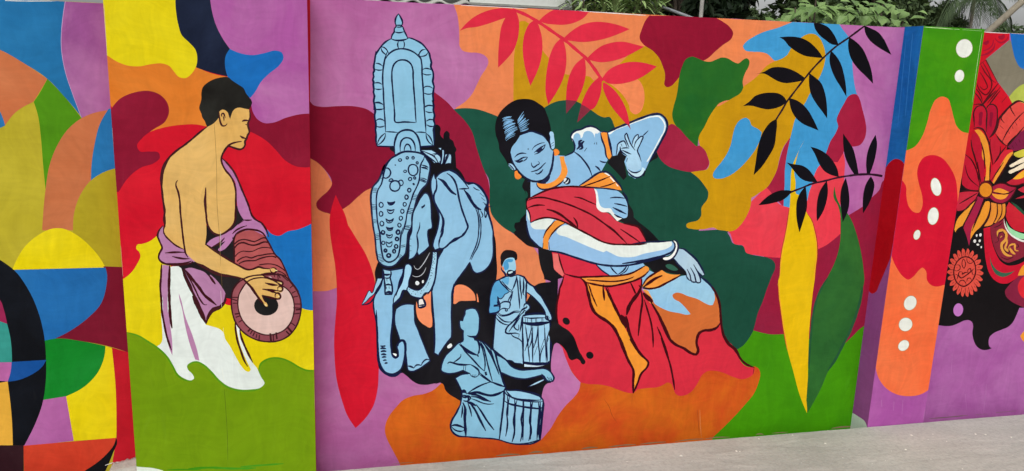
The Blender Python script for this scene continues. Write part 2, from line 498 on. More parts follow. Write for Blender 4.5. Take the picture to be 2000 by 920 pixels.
# the drummer
dr = P.fill('painted_drummer', '1A1316', '@0,0,1 458,395! 482,428! 458,452! 462,520! 478,540! 475,562! 452,584! 440,582! 430,590! 418,605! 404,622! 385,590! 362,548! 354,524! 340,514! 395,478! 398,440! 440,444!',
            label='painted man seen from behind and the side, bare back, head in profile, hand on his drum')
a = '@430,430,6.572 '
P.fill('drum_body', '9A464E', a + '178,560! 180,230! 200,180 260,140 340,118 420,122 500,140 555,180 590,240 640,330 700,440 770,510 810,590 850,680 890,770 960,860 1010,960! 850,960! 700,760! 500,700! 370,650!', parent=dr, second='B85A58', amt=0.5, label='reddish brown drum body with wavy dark ropes')
P.fill('drum_rim', '8A4650', '@430,540,6.133 135,240 140,400 175,530 250,640 350,720 460,765 580,782 700,770 830,700 920,580 965,420 965,300 930,190 860,90 780,5 690,-60! 300,-20! 200,90 150,170', parent=dr, second='A05A60', label='laced rim of the drum')
P.fill('drum_head', 'D8B6AC', '@430,540,6.133 215,270 220,400 260,510 330,600 420,660 540,700 660,690 770,640 840,560 880,450 885,330 860,230 800,150 740,110 600,0! 320,70! 260,150 225,220', parent=dr, second='E0C4BC', scuff=0.0, label='pale pink drum skin')
P.fill('drum_centre', '171717', ell(430, 540, 6.133, 552, 348, 146, 120), parent=dr)
a = '@400,280,5.1125 '
P.fill('shawl', 'B374A6', a + '176,160! 215,200 260,260 300,300 340,380 400,520 450,640 500,750 550,790! 590,840 620,930! 560,905 480,870 400,875 330,895 290,935! 200,970! 130,935! 210,900 270,865 330,810 390,762! 360,720 330,650 320,560 315,450 300,380 260,320 205,255 172,190',
       '@290,430,5.1125 580,240! 610,205 660,175 740,150 820,100! 840,195! 800,250 760,290 715,312! 693,297 720,265 770,208! 700,240 630,268!', parent=dr, second='C088B4', label='mauve cloth over the shoulder')
a = '@290,430,5.1125 '
P.fill('waist_cloth', 'B078A2', a + '145,60! 105,110 90,145 110,210 135,285 115,320 100,370 110,400 150,425 250,445 350,440 430,420 470,415! 400,355! 370,310! 355,290 270,250 210,200 165,150 150,105',
       a + '355,490! 430,475 480,490 560,520 600,560! 620,545! 680,600 740,680 770,740 765,800 740,850 690,870 640,890 600,920! @290,580,4.6 560,130 520,220! 460,110 410,0 @290,430,5.1125 440,680 385,560',
       a + '140,445! 208,455! 205,540 195,660 190,780 195,920 @290,580,4.6 180,100 195,250 213,400 215,525! 190,470 160,320 135,180 125,0 @290,430,5.1125 130,850 125,700 135,560',
       a + '303,730! 330,810 355,920 @290,580,4.6 400,360 440,490 457,572! 420,562! 370,420 330,260 300,100 275,0', parent=dr, second='BC8CB0', label='mauve waist cloth with folds')
skin = P.fill('skin', 'DDB26A', '@360,130,5.1125 230,600! 150,660 70,730 0,785 @290,280,5.1125 225,120 170,210 145,290 133,400 135,500 150,620 160,720 162,800 @290,430,5.1125 150,95 165,150 210,200 270,250 360,300! 380,330 460,410 540,450 640,505 720,535 818,552 @430,430,6.572 100,712 200,728 290,745! @430,540,6.133 310,70 370,130 420,200 470,270 520,325 545,358 565,360 570,345 540,300 515,255 498,222! 560,240 650,262 700,270 722,250 715,215 700,195! 745,185 752,155 735,130! 757,100 750,75 715,55! 640,40 560,5! @430,430,6.572 540,690! 600,680 650,675 690,672 720,650 705,620 660,620 560,622 490,598 430,625 370,638 230,580 100,505 10,455 @290,430,5.1125 720,345 640,290 565,240! 578,150 580,20 @400,280,5.1125 20,800! 50,860 90,897 140,912 210,880 270,830 300,770 305,680 308,560 305,450 290,390 260,330 205,265 170,200 165,150 @360,130,5.1125 385,870 410,825 435,795! 470,800 520,818 560,825 590,810 605,780 605,745 622,720 630,690 645,668 648,650 635,600 635,560 655,520 655,470 645,428! 600,300! 300,300!',
              parent=dr, second='D2A050', amt=0.4, streak=0.16, label='tan skin of the drummer\'s back, arm, hand and face')
P.fill('hair', '14110F', '@360,130,5.1125 300,125 370,108 435,105 480,140 540,180 595,220 615,265 650,310 677,355 670,385 645,428! 600,420 555,410 510,420 485,445 468,490 457,528! 440,470 415,440 380,430 350,450 345,510! 290,570 230,602! 215,575 205,545 180,510 170,470 148,415 155,380 170,330 170,260 185,205 220,170', parent=dr, second='2A2A26', amt=0.5, label='short black hair')
P.lines('drum_lacing', '360A12', '''@430,430,6.572
2.6 182,310 240,262 310,248 380,262 440,276 500,250 560,225 590,235
3.2 182,360 240,300 300,288 360,310 430,322 500,305 560,280 610,285
2 190,470 230,425 290,398 360,404 420,398 490,365 560,350 650,360
2.6 215,530 270,490 330,470 400,485 470,460 540,448 610,435 690,432
2.6 240,560 300,530 370,520 440,520 520,490 600,470 680,465 720,480
2.2 500,575 560,565 640,562 710,575 780,610 830,650
2.2 730,650 790,670 850,715
2 770,690 820,735 870,780
3 182,560 181,400 182,230 205,178 260,138 340,116 420,119 500,137 560,180 595,240 645,330 705,440 775,510 815,590 855,680 895,770 965,860 1005,920
@430,540,6.133
3c 137,240 140,400 175,530 250,640 350,720 460,766 580,783 700,771 832,701 921,580 966,420 966,300 932,190 862,90 780,0 560,-20 300,20 200,90 150,170
2.6c 215,270 220,400 260,510 330,600 420,660 540,700 660,690 770,640 840,560 880,450 885,330 860,230 800,150 740,110 560,20 330,60 260,150 225,220
2 140,250 210,250
2 140,270 200,290
1.6 150,320 215,320
2.2 175,450 225,445
2.2 185,490 240,470
2 220,550 265,520
3 330,660 365,625
2.4 360,690 385,650
2.4 390,715 412,670
2.2 430,735 440,690
2.2 465,760 470,700
4 610,780 600,680
2.2 640,778 635,700
3.2 680,750 670,670
3 790,655 830,695
4 800,600 855,665
2 840,550 900,590
2 880,450 950,440
2.6 905,400 960,395
2 875,375 960,380
2 890,330 960,330
2 870,250 930,235
2 860,200 905,175
2 835,140 870,110
2 690,-40 720,20''', parent=dr, taper=False)
P.lines('outline', '3A0C14', '''@360,130,5.1125
3.9 230,600 150,660 70,730 0,785 -100,860 -170,930 -215,1010 -232,1100 -222,1240 -210,1350 -195,1450 -205,1520 -190,1600
3.9 650,440 657,480 655,520 637,560 637,600 650,650 642,670 630,690 622,720 605,745 607,780 590,812 560,827 520,820 470,802 435,795 410,825 385,870 368,915
3.7 575,548 600,538 640,540
4.4 610,575 640,590
3.9 555,690 580,708 615,718
3.7 640,672 622,680
3.7 345,450 350,500 362,560 380,592 410,590 428,568
3.2 372,500 375,472 390,468 402,490 408,515
2.4 385,490 395,520 396,545
2.4 440,470 452,510
@290,280,5.1125
3.7 292,368 275,395 275,425 295,480 312,570 318,680 330,800 343,920 358,1030 372,1100 395,1140
3.7 572,440 572,490 562,560 565,640 578,720 580,800
3.2 390,0 290,62 225,122 172,212 146,292 134,400 136,500 151,620 162,720 165,800 150,870 150,905
@400,280,5.1125
3.7 368,-20 230,28 205,60 172,120 165,160 172,200 205,265 262,335 292,395 307,460 310,570 306,690 300,775 268,835 210,885 140,915 90,898 50,855 25,800 14,720 8,600 8,445
3.7 176,150 225,200 285,275 320,340 370,460 430,600 490,745 520,770 560,790 600,840 640,935
3.2 390,765 430,768 470,765
3.2 330,810 395,765
3.2 275,905 310,870 360,842 420,822
3.2 290,930 340,890 400,865 480,862 550,880 600,915
@290,430,5.1125
3.7 145,55 105,105 90,150 110,210 135,285 115,320 100,370 115,405 150,428 250,448 350,443 430,425 445,410
3.2 150,100 165,150 210,200 270,250 355,292
3.9 165,328 240,322 310,320 360,322
3.7 235,362 290,375 350,385 410,385
3.7 130,430 230,438 320,435 380,425 430,408
4.1 130,440 125,560 118,660 128,800 135,920 150,1000 180,1150 230,1300
5.4 212,455 208,560 205,680 208,780 215,920 222,1000 235,1080
5.4 340,490 375,590 430,700 480,800 530,910 575,1020
@290,580,4.6
6.1 395,-10 450,110 517,240
6.1 517,242 565,135 640,95 700,20
@290,430,5.1125
5.6 355,485 430,580 510,680 560,750 620,800 680,850
3.2 360,495 420,600 470,700 520,800 560,845 585,845
4.9 770,740 765,800 735,855 690,872 645,885 610,925 580,985
3.9 565,240 640,290 720,345 820,400
6.1 480,430 560,470 640,515 720,545 820,560
4.9 600,545 640,600 668,640
3.7 640,265 715,225 760,175
@430,430,6.572
3.7 -10,445 100,503 230,578 370,636 430,625 490,600 560,618 640,625
3.2 640,620 650,660 690,680 720,660 715,625 680,610 650,620
5.1 525,695 600,690 680,680
4.4 530,700 640,752 730,775 790,790 805,815 790,838 745,830
4.4 575,805 650,825 740,835
3.7 735,865 780,850 805,880 790,910 740,905
4.4 540,885 620,895 735,905
3.7 20,690 110,712 200,730 290,748
4.9 740,700 745,775
3.7 690,690 700,730
@430,540,6.133
4.9 268,20 310,65 370,128 420,200 470,270 520,325
3.2 500,225 520,265 545,310
3.7 500,222 560,240 650,263 710,268 724,245 712,212 690,198 665,205 660,250
3.7 505,150 580,165 650,190 700,200
3.7 690,130 690,180
4.1 180,545 185,640 205,760 250,900 290,1010 330,1080
4.1 235,620 245,700 280,800 330,910 390,1030''', parent=dr)
P.lines('finger_nail', 'F2DCA0', '@430,540,6.133\n4 535,335 555,352\n3.6 690,235 712,240\n3.6 708,150 735,155\n3 715,75 738,82\n3.6 660,-75 685,-70\n', parent=dr)
P.lines('wall_crack', '8A6A34', '@0,0,1\n0.7 418,236 420,265 423,330 424,400 428,455 431,520\n0.8 432,530 435,585', label='thin vertical crack in the plaster', scuff=0.0)
P.lines('wall_crack', '566E04', '@0,0,1\n1.2 438,760 441,800 444,850 445,900', scuff=0.0)
P.lines('flaked_paint', 'E4E0D0', '@0,0,1\n1.2 431,568 433,600\n1 434,720 438,750\n1 436,640 437,672\n1.3 431,452 431,488', taper=True)
P.lines('corner_wear', 'C8A890', '@0,0,1\n0.9 203,8 206,60 209,110\n1 219,250 222,300 224,330\n0.9 236,480 240,540\n0.8 601,20 603,90\n0.9 607,300 608,380 609,430\n1 612,620 614,720 615,800', scuff=0.0)
# ------------------------------------------------------------------ long middle wall: backgrounds
W = Face(wall_m, 'Y', 0.0, (-0.042, 2.4445), (-0.14, 1.7965))
W.fill('color_patch', 'B01028', '@0,0,1 598,-20! 605.5,-20! 606.5,100! 605.5,180! 607,340! 600,340!', '@0,0,1 610,720! 614.5,740! 617,850! 614,890! 610,890!', label='thin red sliver beside the drummer pillar')
# peach field behind the elephant
W.fill('color_patch', 'DB7C52', '@0,0,1 590,306! 606,307! 620,317 635,333 650,360! 655,340! 728,340! 760,360! 900,400! 958,398! 970,425 1000,455! 1040,480! 1060,515 1066,560! 1045,580! 950,700! 850,720! 770,720! 735,560! 700,545! 655,563 640,568 625,569 590,566!', second='E88C5C', amt=0.35, label='peach field behind the elephant')
W.fill('color_patch', 'E8824E', '@880,0,4.444 0,-60! 20,20! 33,55 58,130 72,230 76,340 78,400 105,440 160,455 240,460 290,478 322,510 328,540 310,590 270,650 230,730 190,810 140,870 80,915 40,940! @0,0,1 960,260! 1300,270! 1450,210! 1570,100! 1600,-20!', second='DC8056', amt=0.4, label='large peach field along the top of the wall')
W.fill('color_patch', 'BE8A10', '@880,0,4.444 545,880! 548,600 552,480 570,350 595,190 640,182 690,215 740,330 800,440 850,500 930,600 1000,645 1060,650 1130,660 1200,665 1245,710 1290,800! 1330,960! 545,960!', second='C8961C', label='ochre patch behind the red leaves')
W.fill('color_patch', 'C2900E', '@1050,60,4.444 740,262! 790,210 860,160 925,136! 1400,140! 1300,920! 660,920! 450,700! 330,640! 420,395! 455,400 480,430! 560,435!', second='B88410', label='ochre patch above the raised arm')
W.fill('color_patch', 'E98252', '@1050,60,4.444 590,440! 700,450 880,430 915,490 928,560 920,640 895,700 850,727 810,705 790,640 740,560 680,500', label='peach lobe under the red leaves')
W.fill('color_patch', 'AE5C9E', '@0,0,1 1625,-20! 1800,-20! 1800,420! 1640,430! 1590,300!', label='mauve field beside the dotted pillar', **MAUVE)
W.fill('color_patch', '9A1838', '@0,0,1 1495,480! 1640,425! @1400,370,5 1270,262! 1340,220 1420,170 1500,90 1590,0 @1400,200,5 1620,770 1680,740! @0,0,1 1800,330! 1800,640! @1400,540,5 1425,495! 1330,580 1245,665! 900,640! 650,580! 520,580! 340,560! 400,300!', second='84203E', amt=0.45, label='dark magenta field behind the tall leaves')
W.fill('color_patch', '9A1838', '@1400,200,5 718,340! 660,430 620,540 590,650 550,740 480,840! 540,900! 640,1010! 680,1000! 680,650!', label='narrow dark magenta sliver')
a = '@1400,200,5 '
W.fill('color_patch', '3C93CA', '@1400,30,5 700,-60! 740,66! 1150,-40! 1190,80! 1240,150 1290,215 1320,330 1325,480 1335,600 1350,700 1372,785! 1300,1000! @1400,200,5 1080,460 1030,600 960,690 930,800 900,880! @1400,370,5 890,180 905,290! 800,240! 715,184! 652,164! 655,60 @1400,200,5 661,830 665,650 690,480 720,340 745,220 765,165! 800,80! 860,-10! @1400,30,5 700,600! 690,390! 640,420 590,443 560,441 530,410 490,375 440,360 350,355 275,340 255,300 280,265 350,215 450,165 600,120 740,64!', second='4AA0D4', amt=0.3, label='light blue shape behind the black leaves')
W.fill('color_patch', 'E63A4A', a + '480,825! 530,880 600,985 650,1013! 720,1030! 885,960! 905,870 935,790 960,690 1000,620 1060,585! 1180,550 1235,485! 1250,560 1246,700 1240,800 1215,940! @1400,370,5 1205,150! 1207,300 1207,432! 1130,500 1060,550 980,587! 800,620! 620,668! 480,657 380,640 290,620 270,590 260,552 170,530 150,490 130,430 90,400! 240,300! 335,120!', second='DC4452', amt=0.35, label='coral red field behind the yellow leaf')
W.fill('color_patch', '9C1638', a + '1340,-82 1300,-70 1240,15 1190,110 1170,170 1185,230 1160,300 1110,380 1080,460 1050,570! 1180,585! 1232,500! 1265,425! 1330,432 1400,415 1445,350 1460,270 1450,180 1420,60 1395,-30 1370,-75', label='crimson drop hanging beside the light blue shape')
W.fill('color_patch', '174A3A', '@700,200,6.667 1235,92! 1300,80 1400,75 1550,90 1680,130 1830,190! 2400,400! 2400,1400! @0,0,1 1062,470! 1040,482! @700,320,6.667 2000,895! 1900,835 1800,745 1730,645 1712,560! 1700,480 1706,260 1690,180 1610,70 @700,200,6.667 1620,890 1570,740 1520,560 1470,370 1400,270 1290,170', second='1E5646', amt=0.4, label='dark green patch behind the dancer\'s face')
W.fill('color_patch', '174838', '@950,180,8 820,320! 910,240! 1000,185 1100,145 1200,128 1300,130 1400,145 1500,190 1600,255 1680,310 1760,365 1850,395 1920,385 1950,410 1980,480 2010,560! @0,0,1 1260,330! @1250,200,3.4086 40,420! 110,330! 200,330! 350,420! 470,480! 500,600! 470,700! 430,790! 400,838! 390,855! @1200,440,6.667 1440,50! 1490,72! 1472,95! 1510,160 1540,230 1600,255 1670,265 1695,300 1710,350 1780,380 1900,402 2000,420! @1400,370,5 500,668! 545,690 570,730 570,770 540,840 510,920 @1400,540,5 490,120 450,240 400,360 370,480 355,532! 310,610 250,680 205,710! 120,700! @0,0,1 1390,640! 1380,600! 1250,560! 1200,450! 1100,380! 1040,330!', second='1F5242', amt=0.4, label='big dark green patch behind the dancer\'s body')
W.fill('color_patch', '459408', '@1400,540,5 200,712! 250,680 310,610 358,527! 420,545 520,565 650,563! 900,610! 1245,660! 1330,580 1400,510 1480,460! 1480,1650! @0,0,1 1390,875! 1370,870! 1420,800! 1436,690!', second='3A8408', amt=0.4, label='bright green field at the foot of the wall')
W.fill('color_patch', '84102E', '@600,180,3.4075 -30,40! 15,58 40,85 90,97 200,93 320,95 400,115 450,150! 480,300! 600,420! 520,600! 425,640! 400,650 340,695 280,750 235,780! 190,830! 150,810 100,795 65,770 60,740 90,700 140,655 165,610 160,580 120,520 70,470 20,440! -30,425!', second='8E1634', label='maroon patch left of the elephant')
W.fill('color_patch', '8C1434', '@600,180,3.4075 830,-10! 860,10 900,40 950,85 975,115 1040,180 1090,250 1130,380 1170,500 1205,590 1212,740! 1150,760! 1000,600! 900,500! 820,300!', second='961C3A', label='maroon patch behind the elephant\'s back')
W.fill('teardrop', 'CB1029', '@600,180,3.4075 190,683! 215,740 250,810 275,905 @600,400,3.4075 270,140 330,230 390,330 430,430 452,520 470,700! @600,640,3.4075 475,120 476,280 465,430 440,520 390,600 322,668! 270,590 230,480 195,340 182,200 180,60 @600,400,3.4075 188,760 197,640 195,520 185,400 165,280 150,160 150,80 165,10', second='D41E34', amt=0.3, label='tall red teardrop left of the elephant')
W.fill('color_patch', 'D0671A', '@600,640,3.4075 893,368! 865,395 840,415 780,440 700,455 640,480 590,530 550,580 525,630 517,690 530,740 560,800 610,895 640,960! @0,0,1 790,960! 1400,920! 1390,862! @1050,660,4.444 1520,865! 1600,790 1700,690 1800,580 1880,480 1920,380 1933,310 1920,268 1883,246! 1800,260! 1500,200! 700,200! 0,200! -300,250! -600,300!', second='C6491B', amt=0.62, streak=0.16, label='orange mound along the foot of the wall')
W.fill('color_patch', 'B4659E', '@1050,660,4.444 0,-50! 160,40! 215,85! 250,190 300,300 372,386! 355,460 320,510 250,580 180,670 110,790 30,885! -40,900! -40,300!', label='mauve wedge right of the small drummers', **MAUVE)
W.fill('color_patch', '8A0F2D', '@1000,0,4 1085,110! 1080,123! 1560,123! 1640,165 1700,210 1728,260 1715,300 1650,350 1590,400 1530,455 1490,478 @1050,60,4.444 1370,300 1235,395! 1200,440 1160,480 1120,490 1100,470 1105,420 1105,370 1090,320 1050,230 1000,175 920,120 890,80 885,50 900,0 @1000,0,4 1050,150', second='96142F', amt=0.25, label='maroon blob on the wall top')
W.fill('color_patch', '1E5F24', '@1050,60,4.444 1340,225 1290,245 1255,310 1230,400 1220,480 1205,570 1180,660 1168,730 1185,800 1230,860 1290,920 @1250,200,3.4086 310,230 365,290 385,292! 390,240 430,160 470,80 530,0 @1050,60,4.444 1490,720 1550,650 1620,610 1700,595 1760,560 1785,510 1780,440 1800,370 1835,300 1838,260 1815,238 1780,255 1740,285 1700,270 1650,240 1600,232 1550,250 1500,270 1440,262 1390,240', second='33701F', amt=0.45, label='dark green blob under the maroon one')
W.fill('color_patch', '951838', '@1250,200,3.4086 210,143 180,165 150,220 110,320! 130,370 180,420 260,450 340,464 400,460 445,440 460,410 450,360 430,315 400,288 375,293! 310,230 250,165', label='crimson blob right of the raised elbow')
W.fill('color_patch', 'C8940C', '@1400,30,5 50,872! 150,810 230,760 265,690! 400,590 480,500 560,450 640,420 690,385! 720,330! 780,260 850,200 900,180 950,182 1000,215 1040,290 1060,370 1050,480 1020,570 960,680 900,780 860,860 @1400,200,5 800,80 762,170 742,250 720,340! 650,440 610,560 590,650 550,740 490,830 420,880 360,920 @1400,370,5 338,80! 330,160 290,260 230,350 170,400 120,411! 60,400 0,390 @1250,200,3.4086 500,838 420,845 350,843 310,830 310,810 340,797 385,785 405,760 410,700 450,640 455,600 430,555 390,505 338,464! 400,455! 450,440 462,410 450,360 430,315 398,288! 390,240 430,160 470,80 530,0 @1400,30,5 0,890', second='BA860E', amt=0.35, label='big ochre patch right of the dancer')
W.fill('color_patch', '3B91C9', '@1250,200,3.4086 710,103 670,115 640,150 620,210 605,280 580,340 540,400 500,450 485,480 490,500 530,508 590,490 650,450 710,390 770,310 800,250! 810,200! 790,180 740,150 730,120', second='4CA2D6', label='light blue drop on the ochre patch')
# tall leaves
W.fill('painted_leaf', 'DFB406', '@1400,200,5 858,362! 800,478 770,590 757,650 770,780 790,900 @1400,370,5 800,50! 880,230! 920,290 955,400 975,500 980,640 965,780 955,890 @1400,540,5 935,180 920,330 905,500 895,740 890,920 @0,0,1 1578,770 1576,807! 1563,775 1549,724 @1400,540,5 690,720 655,540 625,330 605,180 600,40 @1400,370,5 610,860 620,720 640,580 670,440 690,320 710,180 @1400,200,5 720,800 727,680 745,600 770,540', second='E8BE14', label='tall yellow leaf pointing down')
W.fill('painted_leaf', '265C2A', '@1400,370,5 1150,-30! 1170,80 1210,170 1232,292! 1275,230! 1320,310 1360,420 1390,530 1420,680 1435,800 1440,900 @1400,540,5 1430,100 1400,260 1350,420 1290,570 1240,660 1180,780 1090,920 @0,0,1 1605,755 1577,807! 1575,780! @1400,540,5 895,920! 900,760 915,560 935,380 960,260 1000,150 1080,10 @1400,370,5 1090,840 1140,740 1180,630 1205,500 1210,380 1205,240 1180,150 1145,90', second='35702E', amt=0.5, label='tall green leaf with a dark edge')
W.lines('leaf_edge', '1F5030', '@1400,540,5\n5 1425,100 1395,260 1345,420 1285,570 1235,660 1175,780 1085,920\n4 900,900 905,760 920,560 940,380 965,260 1005,150 1085,10', taper=True)

W.lines('leaf_edge', '9A2418', '@1400,370,5\n1.4 885,240 922,290 958,400 978,500 984,640 968,780 958,890\n1.2 706,180 688,320 667,440 637,580 618,700\n@1400,540,5\n1.2 598,40 603,180 622,330 652,540 686,720\n1.2 957,30 938,180 923,330 908,500', scuff=0.0)
W.lines('leaf_edge', 'EE9E2A', '@1400,370,5\n1.6 918,300 951,405 970,505 975,640 959,780 950,890\n1.4 714,190 696,320 676,440 646,580 626,720 616,860\n@1400,540,5\n1.6 606,40 611,180 631,330 661,540 695,720', scuff=0.0)
# ------------------------------------------------------------------ elephant
EB = 'A'
BL = dict(second='96C6E6', amt=0.35, streak=0.09, scuff=0.05)
el = W.fill('painted_elephant', '0F0D14', '@700,200,6.667 800,570! 985,560! 985,300! 1030,288 1070,330 1065,420 1107,475! 1115,400 1150,370 1185,400 1190,470 1230,500 1255,570 1278,610 1262,650! 1275,850! @700,320,6.667 1330,100 1400,235! 1480,240 1560,275 1640,380 1692,500 1702,600 1722,720 1767,920 @700,440,6.667 1776,150 1796,400 1806,600 1795,715! @0,0,1 985,575! 1010,620! 1044,562! @930,480,10 1125,795! 1220,740 1330,718 1460,702 1330,655! 1325,600 1280,480 1235,300 1210,60! 1400,40! 1700,620! @0,0,1 1090,545! 1088,620! 1125,670! @1050,660,4.444 340,30! 370,100 400,180 418,210 400,230 380,225 370,200 340,180 300,195 280,185 250,120 200,60 165,42 142,60! @930,640,10 1470,600 1462,800 1485,925! @0,0,1 1076,748! @850,670,8 1750,632 1700,690 1678,760 1660,920! @0,0,1 1052,850! 1000,865! 905,800! @850,760,8 385,180! 300,130 220,80 150,0 @850,670,8 130,650 80,620 20,620 0,640! @700,640,6.667 1060,715 1000,725 870,745 780,735 700,690 620,620 575,588! 540,595 490,630 430,633 370,622 310,580 268,530 250,440 233,200 230,0 @700,560,6.667 248,900 225,500 214,100 @700,440,6.667 222,700! 215,600 235,530 255,480! 230,400 208,150 182,0 @700,320,6.667 158,600 155,370 172,310 235,235 275,160 305,70 335,10 @700,200,6.667 295,880 375,770 480,690! 465,650! 405,590 418,572!',
            label='blue painted elephant facing forward with studded headdress, tall arched banner and tusks')
peach = dict(second='E68A5A')
W.fill('gap', 'E6855A', '@700,560,6.667 945,50! 850,130! 860,240! 780,270! 755,190! 755,330 780,420 820,470 880,510 930,535 955,520 962,480 947,300',
       '@700,560,6.667 1270,-15 1320,-28 1400,-10 1470,40 1510,90 1525,180! 1400,185 1310,190 1260,225 1238,220! 1240,100 1240,40',
       '@700,560,6.667 1540,80! 1560,140 1566,202! 1545,195!', parent=el, label='peach gaps between the legs')
a = '@700,0,8 '
EL = '8BBCDD'
W.fill('banner', '86BDDA', a + '625,215! 590,270 575,330 585,390 590,420! 562,455 560,500 530,540 515,605! 430,650 360,720 310,790 270,860 @700,100,8 255,150 240,260 250,300 232,340 240,400 228,450 238,480 232,520 242,600 235,640 250,700 240,760 245,850 @700,200,6.667 208,0 218,130 212,160 228,300 222,360 232,420 228,480 245,572! 800,575! 985,562! 985,400 978,330 995,290 980,220 990,180 975,100 985,40 @700,100,8 1180,900 1160,790 1170,700 1180,560 1160,480 1165,420 1165,330 1130,240 1140,180 1120,100 @700,0,8 1120,860 1060,760 1000,690 900,630 790,592! 770,600! 745,540 715,480 700,430 675,400! 690,350 670,280',
       '@700,200,6.667 475,680! 470,560 485,470 520,400 580,365 640,360 710,380 760,430 800,520 812,660! 640,700!',
       ol=2.2, parent=el, **BL, label='tall arched banner above the elephant\'s head')
W.fill('body', EL, '@700,320,6.667 985,130! 950,200 943,300 960,400 980,480 1020,570 1052,700 1040,800 1010,920 @700,440,6.667 980,200 972,280 1000,322! 1060,300! 1110,310! 1060,390 1020,480 1000,600 975,720 958,850 @700,560,6.667 953,0 965,200 985,480 995,700 984,862! 1040,895! 1130,760 1210,660! 1215,600 1210,400 1215,200 1225,40 @700,440,6.667 1240,800 1280,720 1340,640 1400,560 1450,480! 1470,540 1490,590 1530,622 1600,612 1690,540 1740,450 1757,300 1752,150 @700,320,6.667 1755,900 1720,750 1685,640! 1640,590! 1680,500 1640,390 1570,300 1500,255 1435,268! 1350,190 1270,110 1210,83 1150,88! 1060,125 1020,168! 1005,200!', ol=2.8, parent=el, **BL, label='blue body, front leg and hind leg of the elephant')
W.fill('ear', '8CC0DE', '@700,320,6.667 870,380 820,430 770,520 720,620 700,740 690,900 @700,440,6.667 668,150 660,300 655,445! 720,420 750,378! 762,340! 785,390! 870,330 925,268! 912,200 930,50 @700,320,6.667 940,850 950,700 945,550 930,450 900,390', ol=2.6, parent=el, **BL, label='side of the elephant\'s face with its small eye')
W.fill('leg', EL, '@700,560,6.667 490,290! 560,240 640,225 727,235! 730,350 735,450 780,570 830,700 890,850 @700,640,6.667 938,430! 860,490 780,540 690,570 650,555 635,500! 625,400 615,300 610,200 590,165 @700,560,6.667 540,690! 510,600 480,500 470,400', ol=2.6, parent=el, **BL, label='second front foot with three toenails')
W.fill('trunk', '88BCE0', '@700,440,6.667 420,585! 580,558! 585,600 540,720 510,850 490,920 @700,560,6.667 450,235! 450,400 430,600 422,720 432,800 @700,640,6.667 430,300 450,370 490,392 520,370! 515,300 500,250 540,185 580,172 602,220 605,330 590,440 560,530 510,580 450,605 400,600 340,570 290,500 265,380 250,200 245,0 @700,560,6.667 240,500 222,100 @700,440,6.667 240,870 300,750! 318,690! 318,570!', ol=3.2, parent=el, **BL, label='blue trunk curling up at its tip')
W.fill('headdress', '8DBFDB', '@700,200,6.667 500,690! 560,655 620,640 720,645 800,660 860,690! 925,790! @700,320,6.667 928,0 920,150 890,260 820,340 770,430 740,540 700,680 690,820 @700,440,6.667 650,100 632,250 605,380 550,440 500,500 430,538 350,535 290,500 262,470 240,380 215,150 190,0 @700,320,6.667 180,700 170,560 170,370 190,300 250,230 290,160 320,70 345,10 @700,200,6.667 310,890 380,780 440,720', ol=3.4, parent=el, **BL, label='studded headdress hanging over the elephant\'s brow')
W.fill('tusk', '9CCAE6', '@700,440,6.667 250,690! 312,690! 280,770 240,830 200,900 @700,560,6.667 150,140 95,200 42,238! 90,140 150,50 @700,440,6.667 170,880 220,770', ol=1.7, parent=el, label='left tusk', scuff=0.0)
W.fill('tusk', '9CCAE6', '@700,440,6.667 600,560 620,510 660,505 695,540 695,600 660,720 620,850 @700,560,6.667 590,45 540,140 458,222! 455,180 510,50 @700,440,6.667 560,760 590,640', ol=2.4, parent=el, label='right tusk', scuff=0.0)
W.fill('trunk_strap', '98C8E2', '@700,440,6.667 322,570! 420,588! 425,640 412,680 430,740 440,880 435,900! 345,900! 345,780 335,690', ol=3, parent=el, scuff=0.0)
W.fill('beaded_collar', '9ECBE4', '@700,440,6.667 968,345! 1022,348! 1025,450 1010,560 1000,680 970,780 900,880 @700,560,6.667 870,80 820,145 750,140 680,110 640,60 @700,440,6.667 632,850 650,800! 700,830 780,845 850,790 900,700 930,600 955,470', ol=2.4, parent=el, scuff=0.0, label='beaded collar under the elephant\'s head')
W.fill('bell', 'E4E0DC', '@700,560,6.667 785,165! 815,152 845,162! 868,245! 790,272! 778,225', ol=2.6, parent=el, scuff=0.0, label='small white bell')
W.fill('white_fleck', 'DDE4E6', '@700,560,6.667 1155,785 1170,760 1205,738 1222,768 1200,795 1165,802', '@700,440,6.667 740,745 760,725 785,735 795,755 775,780 750,775', '@700,440,6.667 830,720 845,712 853,740 840,755 828,745',
       '@700,560,6.667 445,868! 480,870 500,880! 490,905 470,895', parent=el, scuff=0.0)
W.fill('saddle', '9FC9E2', '@700,200,6.667 820,622! 950,620! 1040,670! 985,680! 1040,780! 985,790! 900,700!', '@700,200,6.667 985,690! 1020,675 1060,700 1075,760 1060,790 1040,790!', '@700,200,6.667 1090,620! 1115,620! 1118,680 1090,800 1070,810! 1085,740', '@700,200,6.667 1128,680! 1165,672! 1130,750 1115,800!', '@700,200,6.667 1175,672! 1205,680 1210,740 1208,792! 1165,795 1130,800!', '@700,200,6.667 1040,595! 1080,590! 1075,625!', ol=1.5, parent=el, scuff=0.0, label='pale fittings of the saddle')
W.lines('mouth_line', 'B8BCC4', '@700,440,6.667\n1.4 725,525 740,560 775,575 815,540 860,480 900,410 930,355\n1.4 705,655 740,670 790,665 840,630 880,550', parent=el, scuff=0.0)
NAVY = '10163A'
